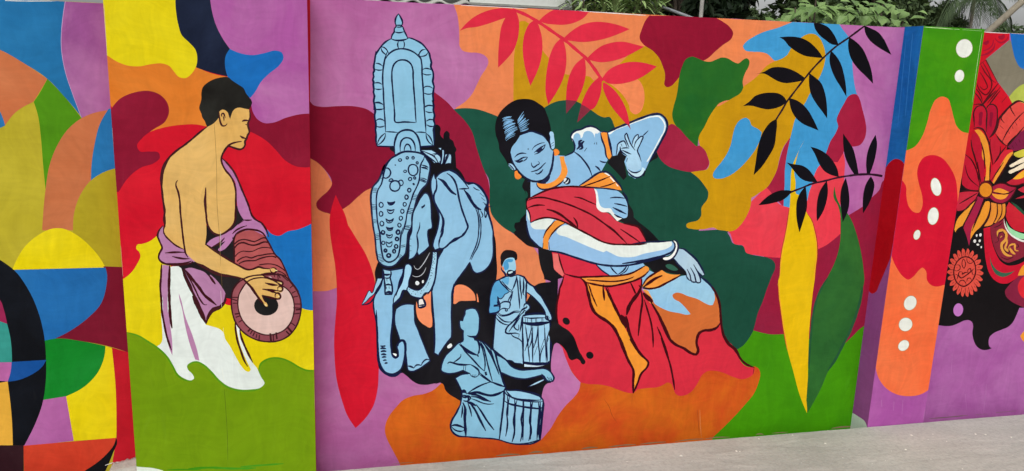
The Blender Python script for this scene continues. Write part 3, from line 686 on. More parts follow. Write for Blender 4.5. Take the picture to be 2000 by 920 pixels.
W.lines('outline', NAVY, '''@700,0,8
3.4 625,215 590,270 575,330 585,390 600,405
3.4 625,215 665,280 690,350 675,400 655,410
2.9 585,390 620,395 675,392
2.7 590,420 640,425 690,415
3.4 585,410 560,455 560,500 530,540 515,605
3.4 690,410 715,480 745,540 772,600
2.7 560,495 620,512 710,495
3.7 515,608 570,628 650,632 720,622 772,602
3.4 515,605 430,650 360,720 310,790 270,860 255,930
3.4 772,592 800,592 900,630 1000,690 1060,760 1120,860 1130,920
2.7 630,640 612,690 630,760
2.7 705,640 720,690 705,755
2.7 350,735 400,740 450,790 475,840
2.7 355,745 370,800 410,840 440,862
2.7 1050,772 1000,780 960,820 945,870
2.7 1085,820 1060,860 1000,880 955,880
3.2 420,930 470,850 560,785 690,762 800,785 900,840 970,920
@700,100,8
3.9 275,0 255,150 240,260 250,300 232,340 240,400 225,450 238,480 232,520 242,600 235,640 252,700 240,760 245,850 240,920
3.9 1090,-10 1120,100 1142,180 1130,240 1165,320 1170,420 1160,470 1182,550 1170,620 1165,700 1172,790 1160,770 1180,850 1180,920
2.7 270,190 310,192 350,210 380,235
2.7 265,285 320,298 380,290
2.7 245,500 290,492 340,500 365,520
2.7 250,585 310,598 370,590
2.7 250,805 320,798 380,825
2.7 255,905 320,910 390,900
2.7 1000,290 1050,268 1100,275 1135,290
2.7 1005,350 1060,370 1140,362
2.7 1010,580 1050,552 1110,552 1160,580
2.7 1015,650 1080,672 1165,660
2.7 1025,870 1080,850 1170,862
3.2 455,0 420,100 395,220 380,360 380,480 390,620 395,760 410,920
3.2 930,40 970,100 990,200 995,360 1010,560 1020,740 1035,920
3.2 565,920 550,780 535,580 522,400 530,280 560,200 620,148 690,135 760,150 820,200 850,280 855,400 865,580 880,760 890,920
@700,200,6.667
3.9 205,0 218,130 212,160 228,300 222,360 232,420 228,480 240,570
3.9 985,0 975,100 992,180 980,220 996,290 980,340 985,420 985,560
2.7 215,10 260,5 320,30
2.7 220,90 270,95 325,85
2.7 225,245 260,218 310,222 345,250
2.7 230,310 280,322 345,305
2.7 868,65 900,42 975,45
2.7 875,115 920,132 975,125
2.7 885,245 930,222 985,235
2.7 890,290 930,312 985,310
2.9 325,0 340,150 350,300 355,390
2.9 850,0 862,150 875,300 880,400
3.2 460,0 472,150 478,252 600,255 745,262
2.9 735,0 742,130 752,262
2.9 360,380 430,385 510,390
2.9 750,388 820,388 880,395
2.7 350,400 300,440 260,500 245,552
2.7 355,405 340,470 290,530 245,560
2.7 878,400 930,450 960,510 970,550
2.7 880,405 890,470 930,530 970,555
3.2 235,568 350,574 470,578
3.2 805,578 900,574 990,560
3.7 470,640 468,550 485,470 520,400 580,365 640,358 710,375 760,425 795,510 805,640
3.2 545,640 545,560 560,500 600,465 640,460 690,480 725,530 740,640
3.2 595,630 605,580 630,545 655,550 680,590 685,635
3.7 480,690 540,655 620,640 720,645 800,660 860,690
2.9 860,690 850,740 820,790 805,840 810,920
3.2 815,630 870,680 940,730 1020,790
2.7 830,630 900,660 980,700 1040,780
2.4 950,680 1000,665 1060,690 1075,750 1040,790
2.4 1115,640 1118,690 1095,790
2.4 1160,675 1120,740
2.4 1185,680 1140,780
2.9 480,690 420,740 375,800 350,850 330,920
2.4c 520,750 535,735 560,740 558,762 540,768
2.4c 620,720 632,705 650,715 645,735 628,736
2.4c 697,722 710,705 727,718 722,735 705,738
2.4c 752,785 762,772 778,782 774,800 757,800
5.4 478,808 482,825
2.9c 650,870 665,825 710,808 755,825 775,880 760,930 715,955 670,935
2.2c 588,900 600,882 625,890 622,908 605,912
2.7 330,900 350,860 385,855 415,900
2.4 820,815 870,830 910,850
2.4 820,850 870,860 905,875
@700,320,6.667
2.9 325,100 340,70 375,55 410,80 420,120 400,165 360,188 325,175 318,130 325,100
2.4 820,15 870,25 910,45
2.4 820,45 870,50 905,70
2.4c 395,225 410,200 440,198 455,215
2.4c 530,220 560,212 582,235 575,275 550,285
2.9c 410,290 425,245 470,220 515,230 540,270 535,320 500,352 450,352 420,330
2.4c 652,200 665,178 692,185 690,210 668,222
2.4c 718,185 732,168 748,185 740,200
3.7 705,268 715,258 725,270 712,275
2.9c 640,345 655,320 682,330 680,358 658,368
2.9c 605,435 620,405 648,425 640,455 618,460
2.4c 582,530 595,502 622,515 618,545 595,552
2.4c 550,615 565,590 592,605 590,635 565,645
2.4c 530,705 545,682 575,695 568,725 545,735
2.4c 512,795 528,772 555,790 550,818 530,825
2.9c 495,900 512,868 538,880 535,910 512,920
2.4c 270,530 290,500 322,525 315,560 285,565
2.4c 272,648 290,618 318,640 312,675 285,682
2.4c 280,775 300,745 330,768 325,800 298,808
2.4c 298,892 310,870 342,880 335,908
5.6 375,495 400,510 440,515 478,490
2.4 375,498 400,535 450,528 480,492
3.7 370,592 410,608 470,592
2.4 370,596 395,640 435,645 468,595
3.7 355,712 405,745 460,710
2.4 355,715 385,768 430,762 462,712
3.7 365,825 410,845 455,825
2.4 365,828 390,865 430,862 455,828
2.4 800,185 850,190 900,215
2.4 795,200 845,212 895,240
2.4 790,215 840,228 880,248
2.9 370,0 350,60 320,180 300,260 250,350 235,430 235,560 245,720 265,850 275,920
2.9 810,0 800,120 790,220 755,310 715,390 690,470 660,560 635,640 615,760 590,850 570,920
2.4 280,165 310,175
2.4 275,185 310,195
2.7 190,315 245,320
2.7 185,330 240,335
2.7 185,350 235,350
2.7 190,370 230,370
2.4 175,530 225,535
2.9 175,550 225,555
2.4 178,570 230,575
2.4 180,590 230,590
2.7 195,725 240,735
2.7 195,745 240,750
2.7 200,765 245,770
2.4 705,405 765,410
2.4 700,425 765,432
2.7 695,445 760,455
2.7 690,465 755,470
3.2 650,575 725,590
3.2 645,595 720,610
3.7 640,620 715,635
3.2 640,640 710,655
2.4 610,800 680,805
2.7 605,820 670,830
3.2 600,850 660,860
5.6 820,575 840,570
3.2 820,555 840,560 865,530
2.4 800,760 795,830 775,890 768,920
3.7 1010,180 1020,260 1015,330 985,400 985,470 1020,560 1070,640 1110,740 1105,830 1080,920
2.2 1000,510 1050,610 1090,700 1095,780 1065,900
6.1 1035,190 1100,225 1160,300 1220,370 1275,402
3.7 1150,120 1220,175 1270,260 1290,340 1310,450 1350,600 1400,740 1425,830 1395,880 1350,920
3.2 1190,90 1280,130 1350,200 1440,322
3.2 1310,328 1370,325 1440,322
6.1 1375,340 1430,410 1480,500 1540,570 1600,600
3.2 1430,240 1500,250 1580,290 1640,370 1690,480 1690,560
2.4 1495,300 1530,330 1580,345
2.4 1580,380 1640,430
2.4 1600,440 1650,480
2.4 1620,500 1670,530
2.4 1640,510 1690,580
2.4 1640,590 1655,700 1690,560
2.2 1590,610 1615,690 1600,700
2.2 1560,590 1580,680
2.7 1520,570 1550,640 1565,720 1570,830 1562,920
2.4 1550,590 1580,680 1595,780 1590,920
2.0 1640,520 1690,560 1740,550
3.4 1690,600 1712,700 1740,800 1765,920
@700,440,6.667
3.2 770,80 762,120 772,200 775,290 762,350 758,390
3.2 265,0 280,120 290,240 310,370 330,440 390,480 450,465 510,410 535,330 545,230 555,120 580,30
2.4c 295,95 315,70 342,85 335,118 308,120
3.4c 492,90 512,62 538,75 530,108 505,115
3.4c 482,180 500,155 522,172 515,198 495,200
3.2c 470,275 488,250 512,268 505,295 482,295
3.2c 448,335 465,312 482,330 475,360 455,358
2.2c 303,228 320,205 345,225 338,245 315,250
3.7c 335,325 350,308 368,325 360,345 342,342
3.7c 370,390 390,370 418,385 410,412 382,412
3.2 360,20 400,42 450,25
2.4 360,25 390,62 440,60 450,28
3.2 360,115 400,135 445,115
2.4 360,120 385,160 430,158 445,118
3.2 358,212 400,235 442,208
2.4 358,215 385,280 425,275 440,212
2.7 215,120 265,110
2.7 220,140 270,130
3.2 225,160 270,150
3.7 230,185 275,178
2.4 255,385 300,375
2.4 258,405 302,395
2.4 262,425 310,415
2.4 270,445 318,430
2.4 275,465 325,450
2.4 280,485 335,465
3.2 555,265 610,255
3.7 555,285 610,275
2.4 600,40 660,50
3.2 600,15 665,20
2.7 540,380 570,405
2.7 525,395 560,420
2.7 520,410 545,435
3.2 590,560 575,640 545,740 510,850 490,920
3.2 318,690 300,770 250,860 215,920
3.2 320,600 318,570
2.4 320,625 360,640 410,630
2.9 330,645 370,650 415,640
2.9 335,680 385,690 415,675
3.7 330,680 345,780 350,890
3.7 415,670 425,730 440,800 442,890
3.7 345,785 390,770 430,785
6.1 350,885 395,870 440,890
2.4 370,700 372,730
2.4 365,800 365,830
2.4 400,795 402,825
3.7 1430,0 1410,60 1350,140 1290,170 1200,225 1120,295 1020,330
6.1 1330,155 1260,185 1180,245
3.2 1085,20 1085,90 1060,180 1048,240 1052,300
2.4 1105,0 1105,80 1080,160
2.4 1565,0 1560,150 1530,270 1490,360 1450,450
2.4 1595,0 1590,140 1550,290 1500,380 1470,450
3.7 1025,350 1030,450 1015,560 1002,680 975,780 940,850 900,900
4.1 1245,760 1235,840 1232,920
2.4 665,180 690,180
2.4 660,265 690,270
2.4 665,335 690,332
@700,560,6.667
3.2 950,20 962,200 980,400 992,600 990,860
3.2 215,110 150,210 45,238
3.4 590,60 520,190 458,235
2.9 780,170 815,150 845,160 872,250 790,275 780,170
2.9 785,245 835,238 868,230
4.1 540,700 560,690 600,705 612,760 612,900
2.9 285,770 310,778 350,765
3.7 285,805 310,800 360,808
3.7 290,848 320,838 360,845
3.7 295,888 325,880 365,888
3.2 232,300 245,600 262,920
3.4 450,235 450,400 428,600 422,760 440,880
@700,640,6.667
3.2 290,235 320,242 355,238
3.7 285,275 320,268 362,275
4.1 292,312 330,302 365,310
4.1 296,352 330,345 362,352
3.9 305,388 335,380 365,385
3.7 320,430 345,422 368,425
3.7 340,468 360,460 382,460
3.7 430,240 432,310 450,370 485,395 520,370 515,320
4.9 515,240 535,180 570,165 600,185 612,240 610,330 620,430 640,520
3.7 640,500 680,505 722,528
3.2 722,525 760,485 820,492
3.2 818,492 850,435 890,412 930,425
5.6 250,300 262,430 300,530 360,595 430,622 500,615 560,570
''', parent=el, scuff=0.0, second='182048')
beads = []
for q in ('985,355', '1000,365', '982,375', '995,395', '980,412', '992,430', '975,465', '990,440', '968,485', '985,490', '965,515', '958,545', '970,560', '950,585', '945,615', '960,620', '935,655', '948,650', '920,705', '930,690', '910,745', '895,775', '905,760', '880,800', '850,840', '820,850', '765,865', '710,858', '660,832', '690,890', '740,893', '810,882'):
    x, y = q.split(',')
    beads.append('1.7 %s,%s %g,%g' % (x, y, float(x) + 5, float(y) + 7))
W.lines('collar_bead', NAVY, '@700,440,6.667\n' + '\n'.join(beads), parent=el, taper=False, scuff=0.0)

# ------------------------------------------------------------------ the two small drummers
BR = '4'
D2 = dict(second='A6D2EA', amt=0.3, streak=0.08, scuff=0.0)
d2 = W.fill('painted_drummer', '96C4E0', '@930,480,10 450,660! 580,600! 760,580! 800,570 930,610 985,690 1100,780 1200,920 @930,560,10 1260,180 1350,330 1430,480 1480,600 1470,650 1420,655! 1370,620 1345,500 1280,380 1190,280 1100,190 975,100! 970,310! 1050,380 1045,430! 960,500! @930,640,10 920,300! 920,712! 830,700 750,690 700,650 600,640! 330,420! 335,300 342,200 @930,560,10 350,900 378,590! 400,540! 260,518! 250,470 265,350 272,200 @930,480,10 290,900 330,760 390,685', ol=2.4, parent=None, label='blue painted drummer standing at the back with beard and shoulder cloth', **D2)
W.fill('arm', '4F9CCC', '@930,480,10 450,670! 390,690 330,770 290,900 @930,560,10 270,200 265,350 250,480 265,520! 380,510! 460,460! 450,380! 340,385! 350,360! 420,350! 420,190! 470,240 520,210 560,150 620,120 650,90! 550,0! @930,480,10 480,700!', ol=1.8, parent=d2, second='62AAD6', amt=0.5, scuff=0.0, label='darker blue shaded arm')
W.fill('chest_shade', '5AA4D2', '@930,480,10 570,600! 600,620! 640,610! 640,700 620,770! 480,690!', parent=d2, second='70B4DC', scuff=0.0)
W.fill('hair', '181015', '@930,480,10 570,85 510,130 480,185! 472,230 480,290 478,350 500,410! 530,380! 560,290 600,245! 740,240! 750,285! 785,285 805,200 780,130 720,95 640,83', parent=d2, label='short dark hair')
W.fill('face', '92C8E4', '@930,480,10 560,280 620,242 740,242 770,340 775,450 750,540 700,580 620,560 550,490 530,400 500,430! 515,390', parent=d2, **D2)
W.fill('face_shade', '4C9ACC', '@930,480,10 555,300 620,262 720,268! 720,300 620,320! 640,400 625,460 560,480! 535,410', parent=d2, scuff=0.0)
W.fill('beard', '121430', '@930,480,10 600,520 615,485 680,470 740,490 770,480 768,540 745,590 690,615 630,600 595,560', parent=d2, scuff=0.0, label='dark goatee')
W.fill('mouth', 'BFDCE8', '@930,480,10 628,515 660,505 700,495 720,510 690,530 660,545 630,540', parent=d2, scuff=0.0)
W.fill('drum', '9CCAE8', '@930,560,10 908,585! 920,560 1000,540 1150,528 1350,545! 1440,690! @930,640,10 1448,200 1445,650! 1390,690 1300,705 1100,705 1000,690 925,665! 905,300!', ol=2.6, parent=d2, label='tall rope-tensioned drum', **D2)
W.fill('drum_foot', 'BFD4EC', '@930,640,10 940,710! 1020,725 1150,735 1335,733! 1200,762 1050,765 940,762!', parent=d2, scuff=0.0)
W.lines('outline', NAVY, '''@930,480,10
3.9 385,690 450,660 520,625 580,590 545,520 500,470 490,420
3.7 770,580 820,570 880,590 940,615 985,690 1060,760 1130,800 1200,920
3.2 770,470 772,560
2.9 455,680 480,720 560,800 640,880 690,910
2.4 500,690 570,770 650,850 690,870
2.9 790,600 770,700 740,790 700,870
2.4 750,760 710,850
2.9 790,590 805,700 830,920
2.9 855,600 860,750 880,920
3.2 925,630 928,780 930,920
3.7 985,680 980,780 980,920
@930,560,10
2.7 690,60 700,120 640,240 620,290
2.7 720,80 700,160 680,240 655,310
2.9 810,0 830,150 845,300 850,430
2.4 850,20 880,130 885,240
2.4 920,20 925,150 945,170
3.7 970,0 975,100 970,310
3.7 430,210 440,280 460,350 460,460
6.1 430,260 450,340 470,350
2.9 340,380 390,362 460,360
3.4 460,350 520,300 600,292 660,310 655,400 640,430
2.9 470,450 540,420 600,435 645,425
2.9 570,440 575,470 600,475 615,440
3.7 255,515 330,520 420,500 470,450
2.4 430,500 480,545 560,555 650,530 740,480 830,478 870,490
2.4 420,520 480,570 560,570 650,550 740,505 850,505
2.9 400,540 470,620 560,680 640,690 700,685
2.9 380,590 460,680 560,735 650,745
3.2 880,480 800,600 700,700 600,800 575,880 600,905 680,900
2.7 900,510 800,640 720,760 640,880
2.7 860,600 800,680 740,790 820,850 830,740
2.9 890,600 880,740 855,880
3.7 870,490 900,450 950,420 990,400 985,370
2.9 930,400 950,340 1000,330 1040,380
2.4 880,540 920,500 950,460 970,480
3.2 905,580 960,550 1060,530 1200,520 1350,525
2.4 930,580 1000,555 1150,540 1350,545
2.7 930,595 1050,615 1200,610 1350,605
3.7 905,580 900,650 905,700
7.3 905,700 1000,720 1150,730 1300,715 1450,690
2.4 1070,620 1075,690
2.4 1085,625 1090,690
2.4 1160,625 1165,690
2.4 1180,620 1185,690
2.4 1280,615 1285,680
2.4 1300,612 1308,670
2.4 1000,615 1005,690
2.4 960,610 962,690
2.9 1355,560 1360,620 1400,650 1450,655
2.4 1395,560 1400,600 1380,625
2.4 1430,600 1410,640
3.2 905,720 900,920
3.7 1455,720 1462,920
2.4 960,750 975,920
2.4 1070,740 1075,850 1050,920
2.4 1105,740 1105,920
2.4 1195,740 1200,920
2.4 1215,740 1218,920
2.4 1330,730 1338,920
@930,640,10
2.9 560,85 580,110 680,115 760,105 850,130
2.9 580,40 565,85
2.7 680,115 720,170 790,200 850,230 900,290
2.4 840,140 830,190
2.9 905,-20 910,150 920,350 915,550 925,710
3.7 1460,-20 1460,300 1450,650
2.4 975,0 990,150 1010,330 1030,520 1045,680
2.4 1075,0 1060,100 1010,280 950,460
2.4 1075,90 1090,200 1030,400
2.4 1100,0 1100,300 1105,690
2.4 1120,300 1110,500
2.4 1200,0 1185,180 1120,400
2.4 1215,0 1215,300 1235,500 1235,690
2.4 1195,360 1130,540
2.4 1338,0 1345,200 1365,500 1370,690
2.4 1330,220 1240,480
2.4 1330,340 1255,540 1255,690
2.4 1430,80 1390,200 1380,400 1400,680
2.4 1420,200 1390,280
6.1 925,668 1000,690 1100,705 1300,705 1400,690 1450,650
2.9 350,400 340,500''', parent=d2, scuff=0.0, second='182048')
d1 = W.fill('painted_drummer', '84BCD8', '@850,580,8 482,195! 640,195 668,240 690,330 690,430 672,560 650,602! 605,640! 620,670! 700,685 760,710 830,765 870,810! 900,820! @850,670,8 945,130! 950,165 1020,210 1100,262 1200,370 1300,415 1500,415 1740,410 1790,440 1850,560 1840,600! 1750,592 1660,500! 1560,530 1400,560 1250,545 1120,500 1020,455! 1050,560 1100,695! 1090,720! @850,760,8 1150,22! 1400,40 1650,120 1690,200 1680,400 1640,792! 1520,850 1350,862 1200,852 1080,812 950,782 700,762 480,742! 380,735 300,702 240,610 250,520 330,380 395,240! 410,150! @850,670,8 420,760! 360,640 315,550! 420,490 545,480! 430,430! 300,470 170,472 95,430 95,380 120,280 170,190 250,110 350,10 @850,580,8 368,715! 430,690 436,600 440,530! 400,500 380,430 385,370 430,372! 440,320 465,262 466,220', ol=2.8, label='blue painted drummer in front, face left blank, cloth knotted at the waist', second='8FC4E0', amt=0.35, scuff=0.0, streak=0.1)
W.fill('drum', '8FC2E0', '@850,760,8 1075,10! 1150,20 1250,20 1400,40 1550,75 1650,120 1690,200 1680,400 1640,790! 1350,855 1200,850 1000,790! 1040,500 1070,250', ol=2.4, parent=d1, second='9CCCE6', scuff=0.0, label='drum with thick dark ropes')
W.fill('drumstick', 'A8CCE2', '@850,670,8 1440,690! 1560,620 1690,565! 1705,580! 1600,635', ol=1.2, parent=d1, scuff=0.0)
W.lines('outline', NAVY, '''@850,580,8
3.2 500,603 560,622 650,608
4.9 560,615 620,625 660,605
3.2 380,715 440,780 540,850 620,890 680,920
3.2 620,660 660,690 690,800 690,880
2.9 670,680 720,760 760,920
2.9 700,690 760,800 790,920
3.2 720,695 820,800 900,920
3.2 860,810 890,920
3.2 870,805 920,850 945,920
3.2 940,880 1000,905
@850,670,8
3.2 370,15 470,110 560,165 660,195
3.2 690,0 690,100 660,195
7.3 665,195 675,215
3.2 395,25 470,130 600,270 700,380 770,440
2.9 735,100 770,230 780,340 770,440
9.8 785,450 800,505
2.9 700,20 740,110
2.9 750,60 790,200 820,330 860,480 895,600
2.9 760,20 860,170 930,320 980,430 1000,500
2.9 870,90 890,180 940,330 990,480
3.7 880,85 930,130 950,200 980,330 1020,460 1060,600 1090,690
2.9 950,165 1030,215 1120,275 1200,370 1260,400 1400,415
2.9 400,170 400,210 350,260 290,300
4.1 195,325 215,300 260,305 340,330 440,340 550,335
2.9 450,345 440,430
2.7 480,345 470,430
3.7 550,335 640,390 680,430 685,480 660,520
2.4 545,480 560,510 590,525 640,530 665,510
2.4 575,490 590,520
2.4 605,490 612,520
2.4 635,490 635,515
3.2 690,460 760,520 870,600
2.9 690,490 790,560 880,620
4.1 860,600 960,640 1090,685
3.2 860,610 740,650 620,710 510,780
3.2 1660,480 1700,520 1750,590 1810,595
2.9 1750,530 1790,590
2.4 1780,540 1815,590
2.4 1805,530 1835,590 1860,560 1830,480 1800,430
3.2 1100,690 1080,740 1070,800 1075,880
3.7 420,740 450,735 480,770 490,800
3.7 410,820 470,820 520,860 500,920
3.7 480,820 550,850 530,900
4.9 500,790 580,775 660,770 760,800 870,820 980,795 1090,735
3.7 520,800 600,800 700,830 800,890
3.2 550,840 640,840 760,890 870,915
3.2 1080,740 1110,800 1160,830 1260,870 1400,885 1560,895 1650,890
2.9 1100,730 1140,790 1200,840
3.2 1160,750 1200,740 1400,760 1550,800 1650,860 1650,900
@850,760,8
3.7 570,120 650,125 750,160 870,190
2.9 560,95 660,100 760,140 840,180
2.4 550,145 640,175 720,210 820,235 920,228
6.1 500,200 570,225 640,260
4.4 540,215 620,320 700,480 790,650
3.7 640,240 720,350 800,480 920,640
3.2 510,220 550,330 570,430
3.2 420,250 425,330 405,450
5.6 430,210 465,290 462,450 470,600 480,740
3.7 400,230 330,370 250,520 240,600 290,690 370,735 480,742
4.4 250,575 310,560 380,575 460,610
2.9 250,580 310,640 390,660 460,645
4.9 400,60 450,40 490,60
3.7 410,110 470,130 530,100
3.7 440,180 500,190 550,140
3.7 1085,10 1065,250 1035,500 1005,750
3.7 1075,180 1150,225 1280,258 1400,280 1550,298 1650,300 1690,270
2.4 1150,110 1250,155 1400,185 1550,200 1690,195
3.2 1130,100 1135,230 1120,400 1130,500 1100,740
2.4 1165,100 1140,250 1140,420
3.7 1240,160 1250,300 1225,500 1240,650 1200,830
2.9 1280,165 1250,300 1245,500 1245,650
3.7 1370,180 1375,330 1345,480 1365,620 1330,820
3.2 1385,185 1380,330 1375,500 1370,800
4.1 1490,190 1495,330 1480,500 1500,640 1460,810
3.2 1525,190 1500,330 1490,500 1490,790
3.2 1610,195 1625,320 1610,500 1590,800
3.7 1640,195 1640,400 1620,600 1625,790
3.7 1690,160 1680,280 1660,500 1640,700 1640,800''', parent=d1, scuff=0.0, second='182048')
# ------------------------------------------------------------------ dancer
SK = dict(second='84B6DC', amt=0.35, streak=0.09, scuff=0.0)
SKIN = '93C0E4'
RED = 'D83046'
SR = dict(second='CC2840', amt=0.35, streak=0.1, scuff=0.04)
OR = 'EE9036'
da = W.fill('painted_dancer', '0F0D12', '@950,270,8 560,560! 600,640 570,700 558,760 600,830 632,920! @1000,330,6.667 150,190! 135,215 160,270 195,300 200,370 175,390! 185,560! 160,600 112,650 100,690 42,700 30,760 50,800 20,830 60,880 120,930 @1000,440,6.667 140,215 200,262 300,292 340,302! 350,370 362,450 390,540 415,600 425,680! 700,680! 620,300! 420,100! 400,-200! @1000,330,6.667 260,380! @950,270,8 800,640!',
            '@1000,330,6.667 1400,640! 1440,300! 1525,460 1582,570 1585,630! 1650,690 1740,760 1820,830 1905,925! @1000,440,6.667 1960,215! 1760,240! 1690,100! 1560,20! 1380,-70!',
            '@1100,200,8 760,830! 995,838! 955,925! @0,0,1 1224,345! 1218,352! 1203,335! 1186,318!',
            '@1100,200,8 1450,770! 1480,860 1410,900 1330,960! @0,0,1 1258,345! 1250,338!',
            '@1200,440,6.667 350,490! 640,405! 765,425! 850,520 920,590 955,655! 850,642! 700,615 620,585! 520,625! 445,540!',
            join='dark_patch', label='big painted woman dancing, blue skin, red and orange sari, head tilted, one arm raised')
W.fill('lower_sari', 'D82F40', '@1050,560,6.667 310,-30! 282,100 252,250 253,400 266,475! @0,0,1 1086,650! @1050,660,4.444 170,30! 215,85! 250,190 300,290 372,386! 440,400 540,405 620,420 700,450 780,475 830,482! 870,445! 950,435 1050,425 1100,402 1130,386 1165,402! 1195,482! 1220,500 1270,500 1330,470 1390,390 1430,320 1480,287 1540,285 1620,305 1700,340 1780,358 1830,345 1875,310 1880,258! 1800,240 1750,180 1730,110 1650,30 @1200,560,6.667 1550,820 1470,740 1420,600 1385,480! 1300,250! 500,200! 350,40! @1000,440,6.667 1690,690! 1250,770! 900,690! 680,640! 640,780!', parent=da, second='C8283E', amt=0.4, streak=0.12, scuff=0.05, label='lower red sari spreading over the orange mound')
W.fill('dark_stain', '110D12', '@1050,560,6.667 200,440! 266,475! 320,520 400,570 470,650 520,780 580,930! @1050,660,4.444 370,130 400,180 417,210 400,230 382,224 370,200 340,180 300,195 280,185 250,120 200,60 165,42 130,60! 90,-40!', ell(1050, 560, 6.667, 373, 448, 52, 42, 45), ell(1050, 560, 6.667, 680, 893, 50, 46, 40) , parent=da, scuff=0.0)
W.fill('sash', 'EE9234', '@1050,560,6.667 640,20! 640,-40! 860,-30! 865,20 930,100 1000,260 1070,400 1150,560 1230,700 1330,860 1400,950! @1050,660,4.444 830,90 900,160 950,205 955,240 900,300 870,380 833,475! 828,440 830,350 835,280 790,200 740,90 720,20 @1050,560,6.667 1130,830 1050,640 1000,540 880,440 760,340 710,260 670,130', parent=da, second='F09E28', amt=0.4, scuff=0.0, label='long orange sash hanging down the front')
W.fill('leg_cloth', 'C8652F', '@1200,560,6.667 1290,60! 1340,170 1370,300 1372,450 1340,520 1250,560 1150,570 1100,610 1070,680 1070,740 1080,830 1060,872 1000,862 900,800 800,760 730,690 650,560 570,380 490,230 440,130! 370,40! 700,60!', parent=da, second='D07038', amt=0.4, scuff=0.0, label='brownish orange cloth over the bent knee')
W.fill('thigh', '8DBEE0', '@1200,440,6.667 365,828! 460,840 560,818 750,722 870,662 950,652! 1120,670! 1200,740 1280,830 1320,900 @1200,560,6.667 1302,80 1310,150 1280,238! 1240,240 1180,215 1080,160 950,120 850,80 800,78 755,110 770,150 850,200 930,280 992,357! 950,365 850,345 700,315 600,270 520,215 480,130 440,70 370,38!', parent=da, second='A4D0E4', amt=0.45, scuff=0.0, streak=0.1, label='blue bent knee with a ragged lower edge')
W.fill('orange_edge', 'EE9A4A', '@1200,560,6.667 365,38! 430,45 470,110 520,205! 470,130! 400,70!', '@1200,560,6.667 430,170! 500,215! 520,270!', parent=da, scuff=0.0)
W.fill('middle_sari', RED, '@1000,440,6.667 520,350! 620,365 850,425 1090,500! 1150,570 1285,665! 1000,690! 680,680! 660,670! 645,640 600,615 555,580 540,500 530,420', parent=da, **SR, label='red sari below the arm')
W.fill('pale_edge', 'DC6A66', '@1000,440,6.667 530,365! 600,375! 620,450 640,540 675,635! 660,668! 600,620 552,575 538,480', parent=da, scuff=0.0)
W.fill('belly', '92C0E4', '@1000,440,6.667 1095,505! 1250,520 1400,525 1695,480! 1730,525! 1790,590! 1850,615! 1690,800! 1680,700! 1650,600 1500,650 1380,668 1280,655 1180,590', parent=da, **SK)
W.fill('waist_band', OR, '@1000,440,6.667 870,675! 1000,680 1200,670 1400,660 1550,630 1680,560 1740,530 1782,555 1780,595 1720,650 1600,710 1450,755 1250,790 1100,770 980,740!', '@1200,440,6.667 365,795! 400,720 470,660 550,610 620,583! 680,622 760,642 862,640! 780,690 650,750 550,800 440,815!', parent=da, second='F2A250', scuff=0.0, label='orange waist band tied in a knot')
# trunk of the body
W.fill('chest', SKIN, '@950,270,8 690,650! 690,970! 1460,770! 1660,590! 1800,510! 1895,340! 1900,0! @950,180,8 1790,620! 1700,562 1620,540 1540,560 1480,590 1410,600 1345,640 1320,700 1340,740 @950,270,8 1375,60 1382,150 1365,205! 1230,275! 1000,260!', parent=da, **SK, label='blue neck and shoulder')
W.fill('shoulder_light', 'E2ECEA', '@950,180,8 1345,770! 1325,700 1350,645 1410,605 1480,592 1540,563 1620,543 1700,565 1775,622! 1730,650! 1710,640 1695,720! 1670,650 1640,620 1580,605 1530,625 1505,700! 1475,720! 1450,650 1410,640 1370,670 1358,720', parent=da, scuff=0.0)
W.fill('raised_arm', SKIN, '@1100,200,8 690,475! 800,420 1000,340 1200,260 1400,197 1500,192 1580,250 1620,350 1600,450 1550,550 1450,740 1340,930! @0,0,1 1258,338! 1252,346! 1240,349! 1228,342! @1100,200,8 955,925! 990,838! 840,828! 765,838! 750,770 730,640', parent=da, **SK, label='raised blue arm bent at the elbow')
W.fill('arm_light', 'EAF0EE', '@1100,200,8 700,490! 800,430 1000,352 1200,272 1400,212 1500,208 1560,262 1600,350 1590,440 1530,555 1430,740 1325,925! 1300,925! 1410,740 1510,550 1570,440 1580,360 1545,280 1490,232 1400,232 1200,290 1000,365 800,445 720,500', parent=da, scuff=0.0)
W.fill('armlet', OR, '@1100,200,8 585,475! 630,460 690,470! 705,540 742,720 757,835 715,892! 690,870 650,700 605,560', parent=da, scuff=0.0, label='orange armlet on the raised arm')
W.fill('raised_hand', 'A6CCE8', '@1100,200,8 825,835! 845,740 850,660 900,615 950,605 985,640! 1000,690 960,530 985,485 1010,540 1060,660 1085,640! 1100,570 1150,500 1175,510 1160,570 1215,530 1245,530 1225,590 1200,680 1160,750! 1190,820 1215,920 @0,0,1 1253,328! 1240,337! 1226,330! @1100,200,8 985,950! 990,840 930,790 900,730 880,700 860,770', parent=da, scuff=0.0, label='raised hand with thumb and finger joined')
W.fill('bangle', 'BCD8EA', '@1000,330,6.667 1520,10 1560,45 1620,50 1680,25 1695,-20! 1725,-10 1715,60 1670,105 1600,108 1545,75 1505,30', parent=da, scuff=0.0)
W.fill('finger_gap', '14121A', '@1100,200,8 838,833! 900,715! 920,790 985,842!', parent=da, scuff=0.0)
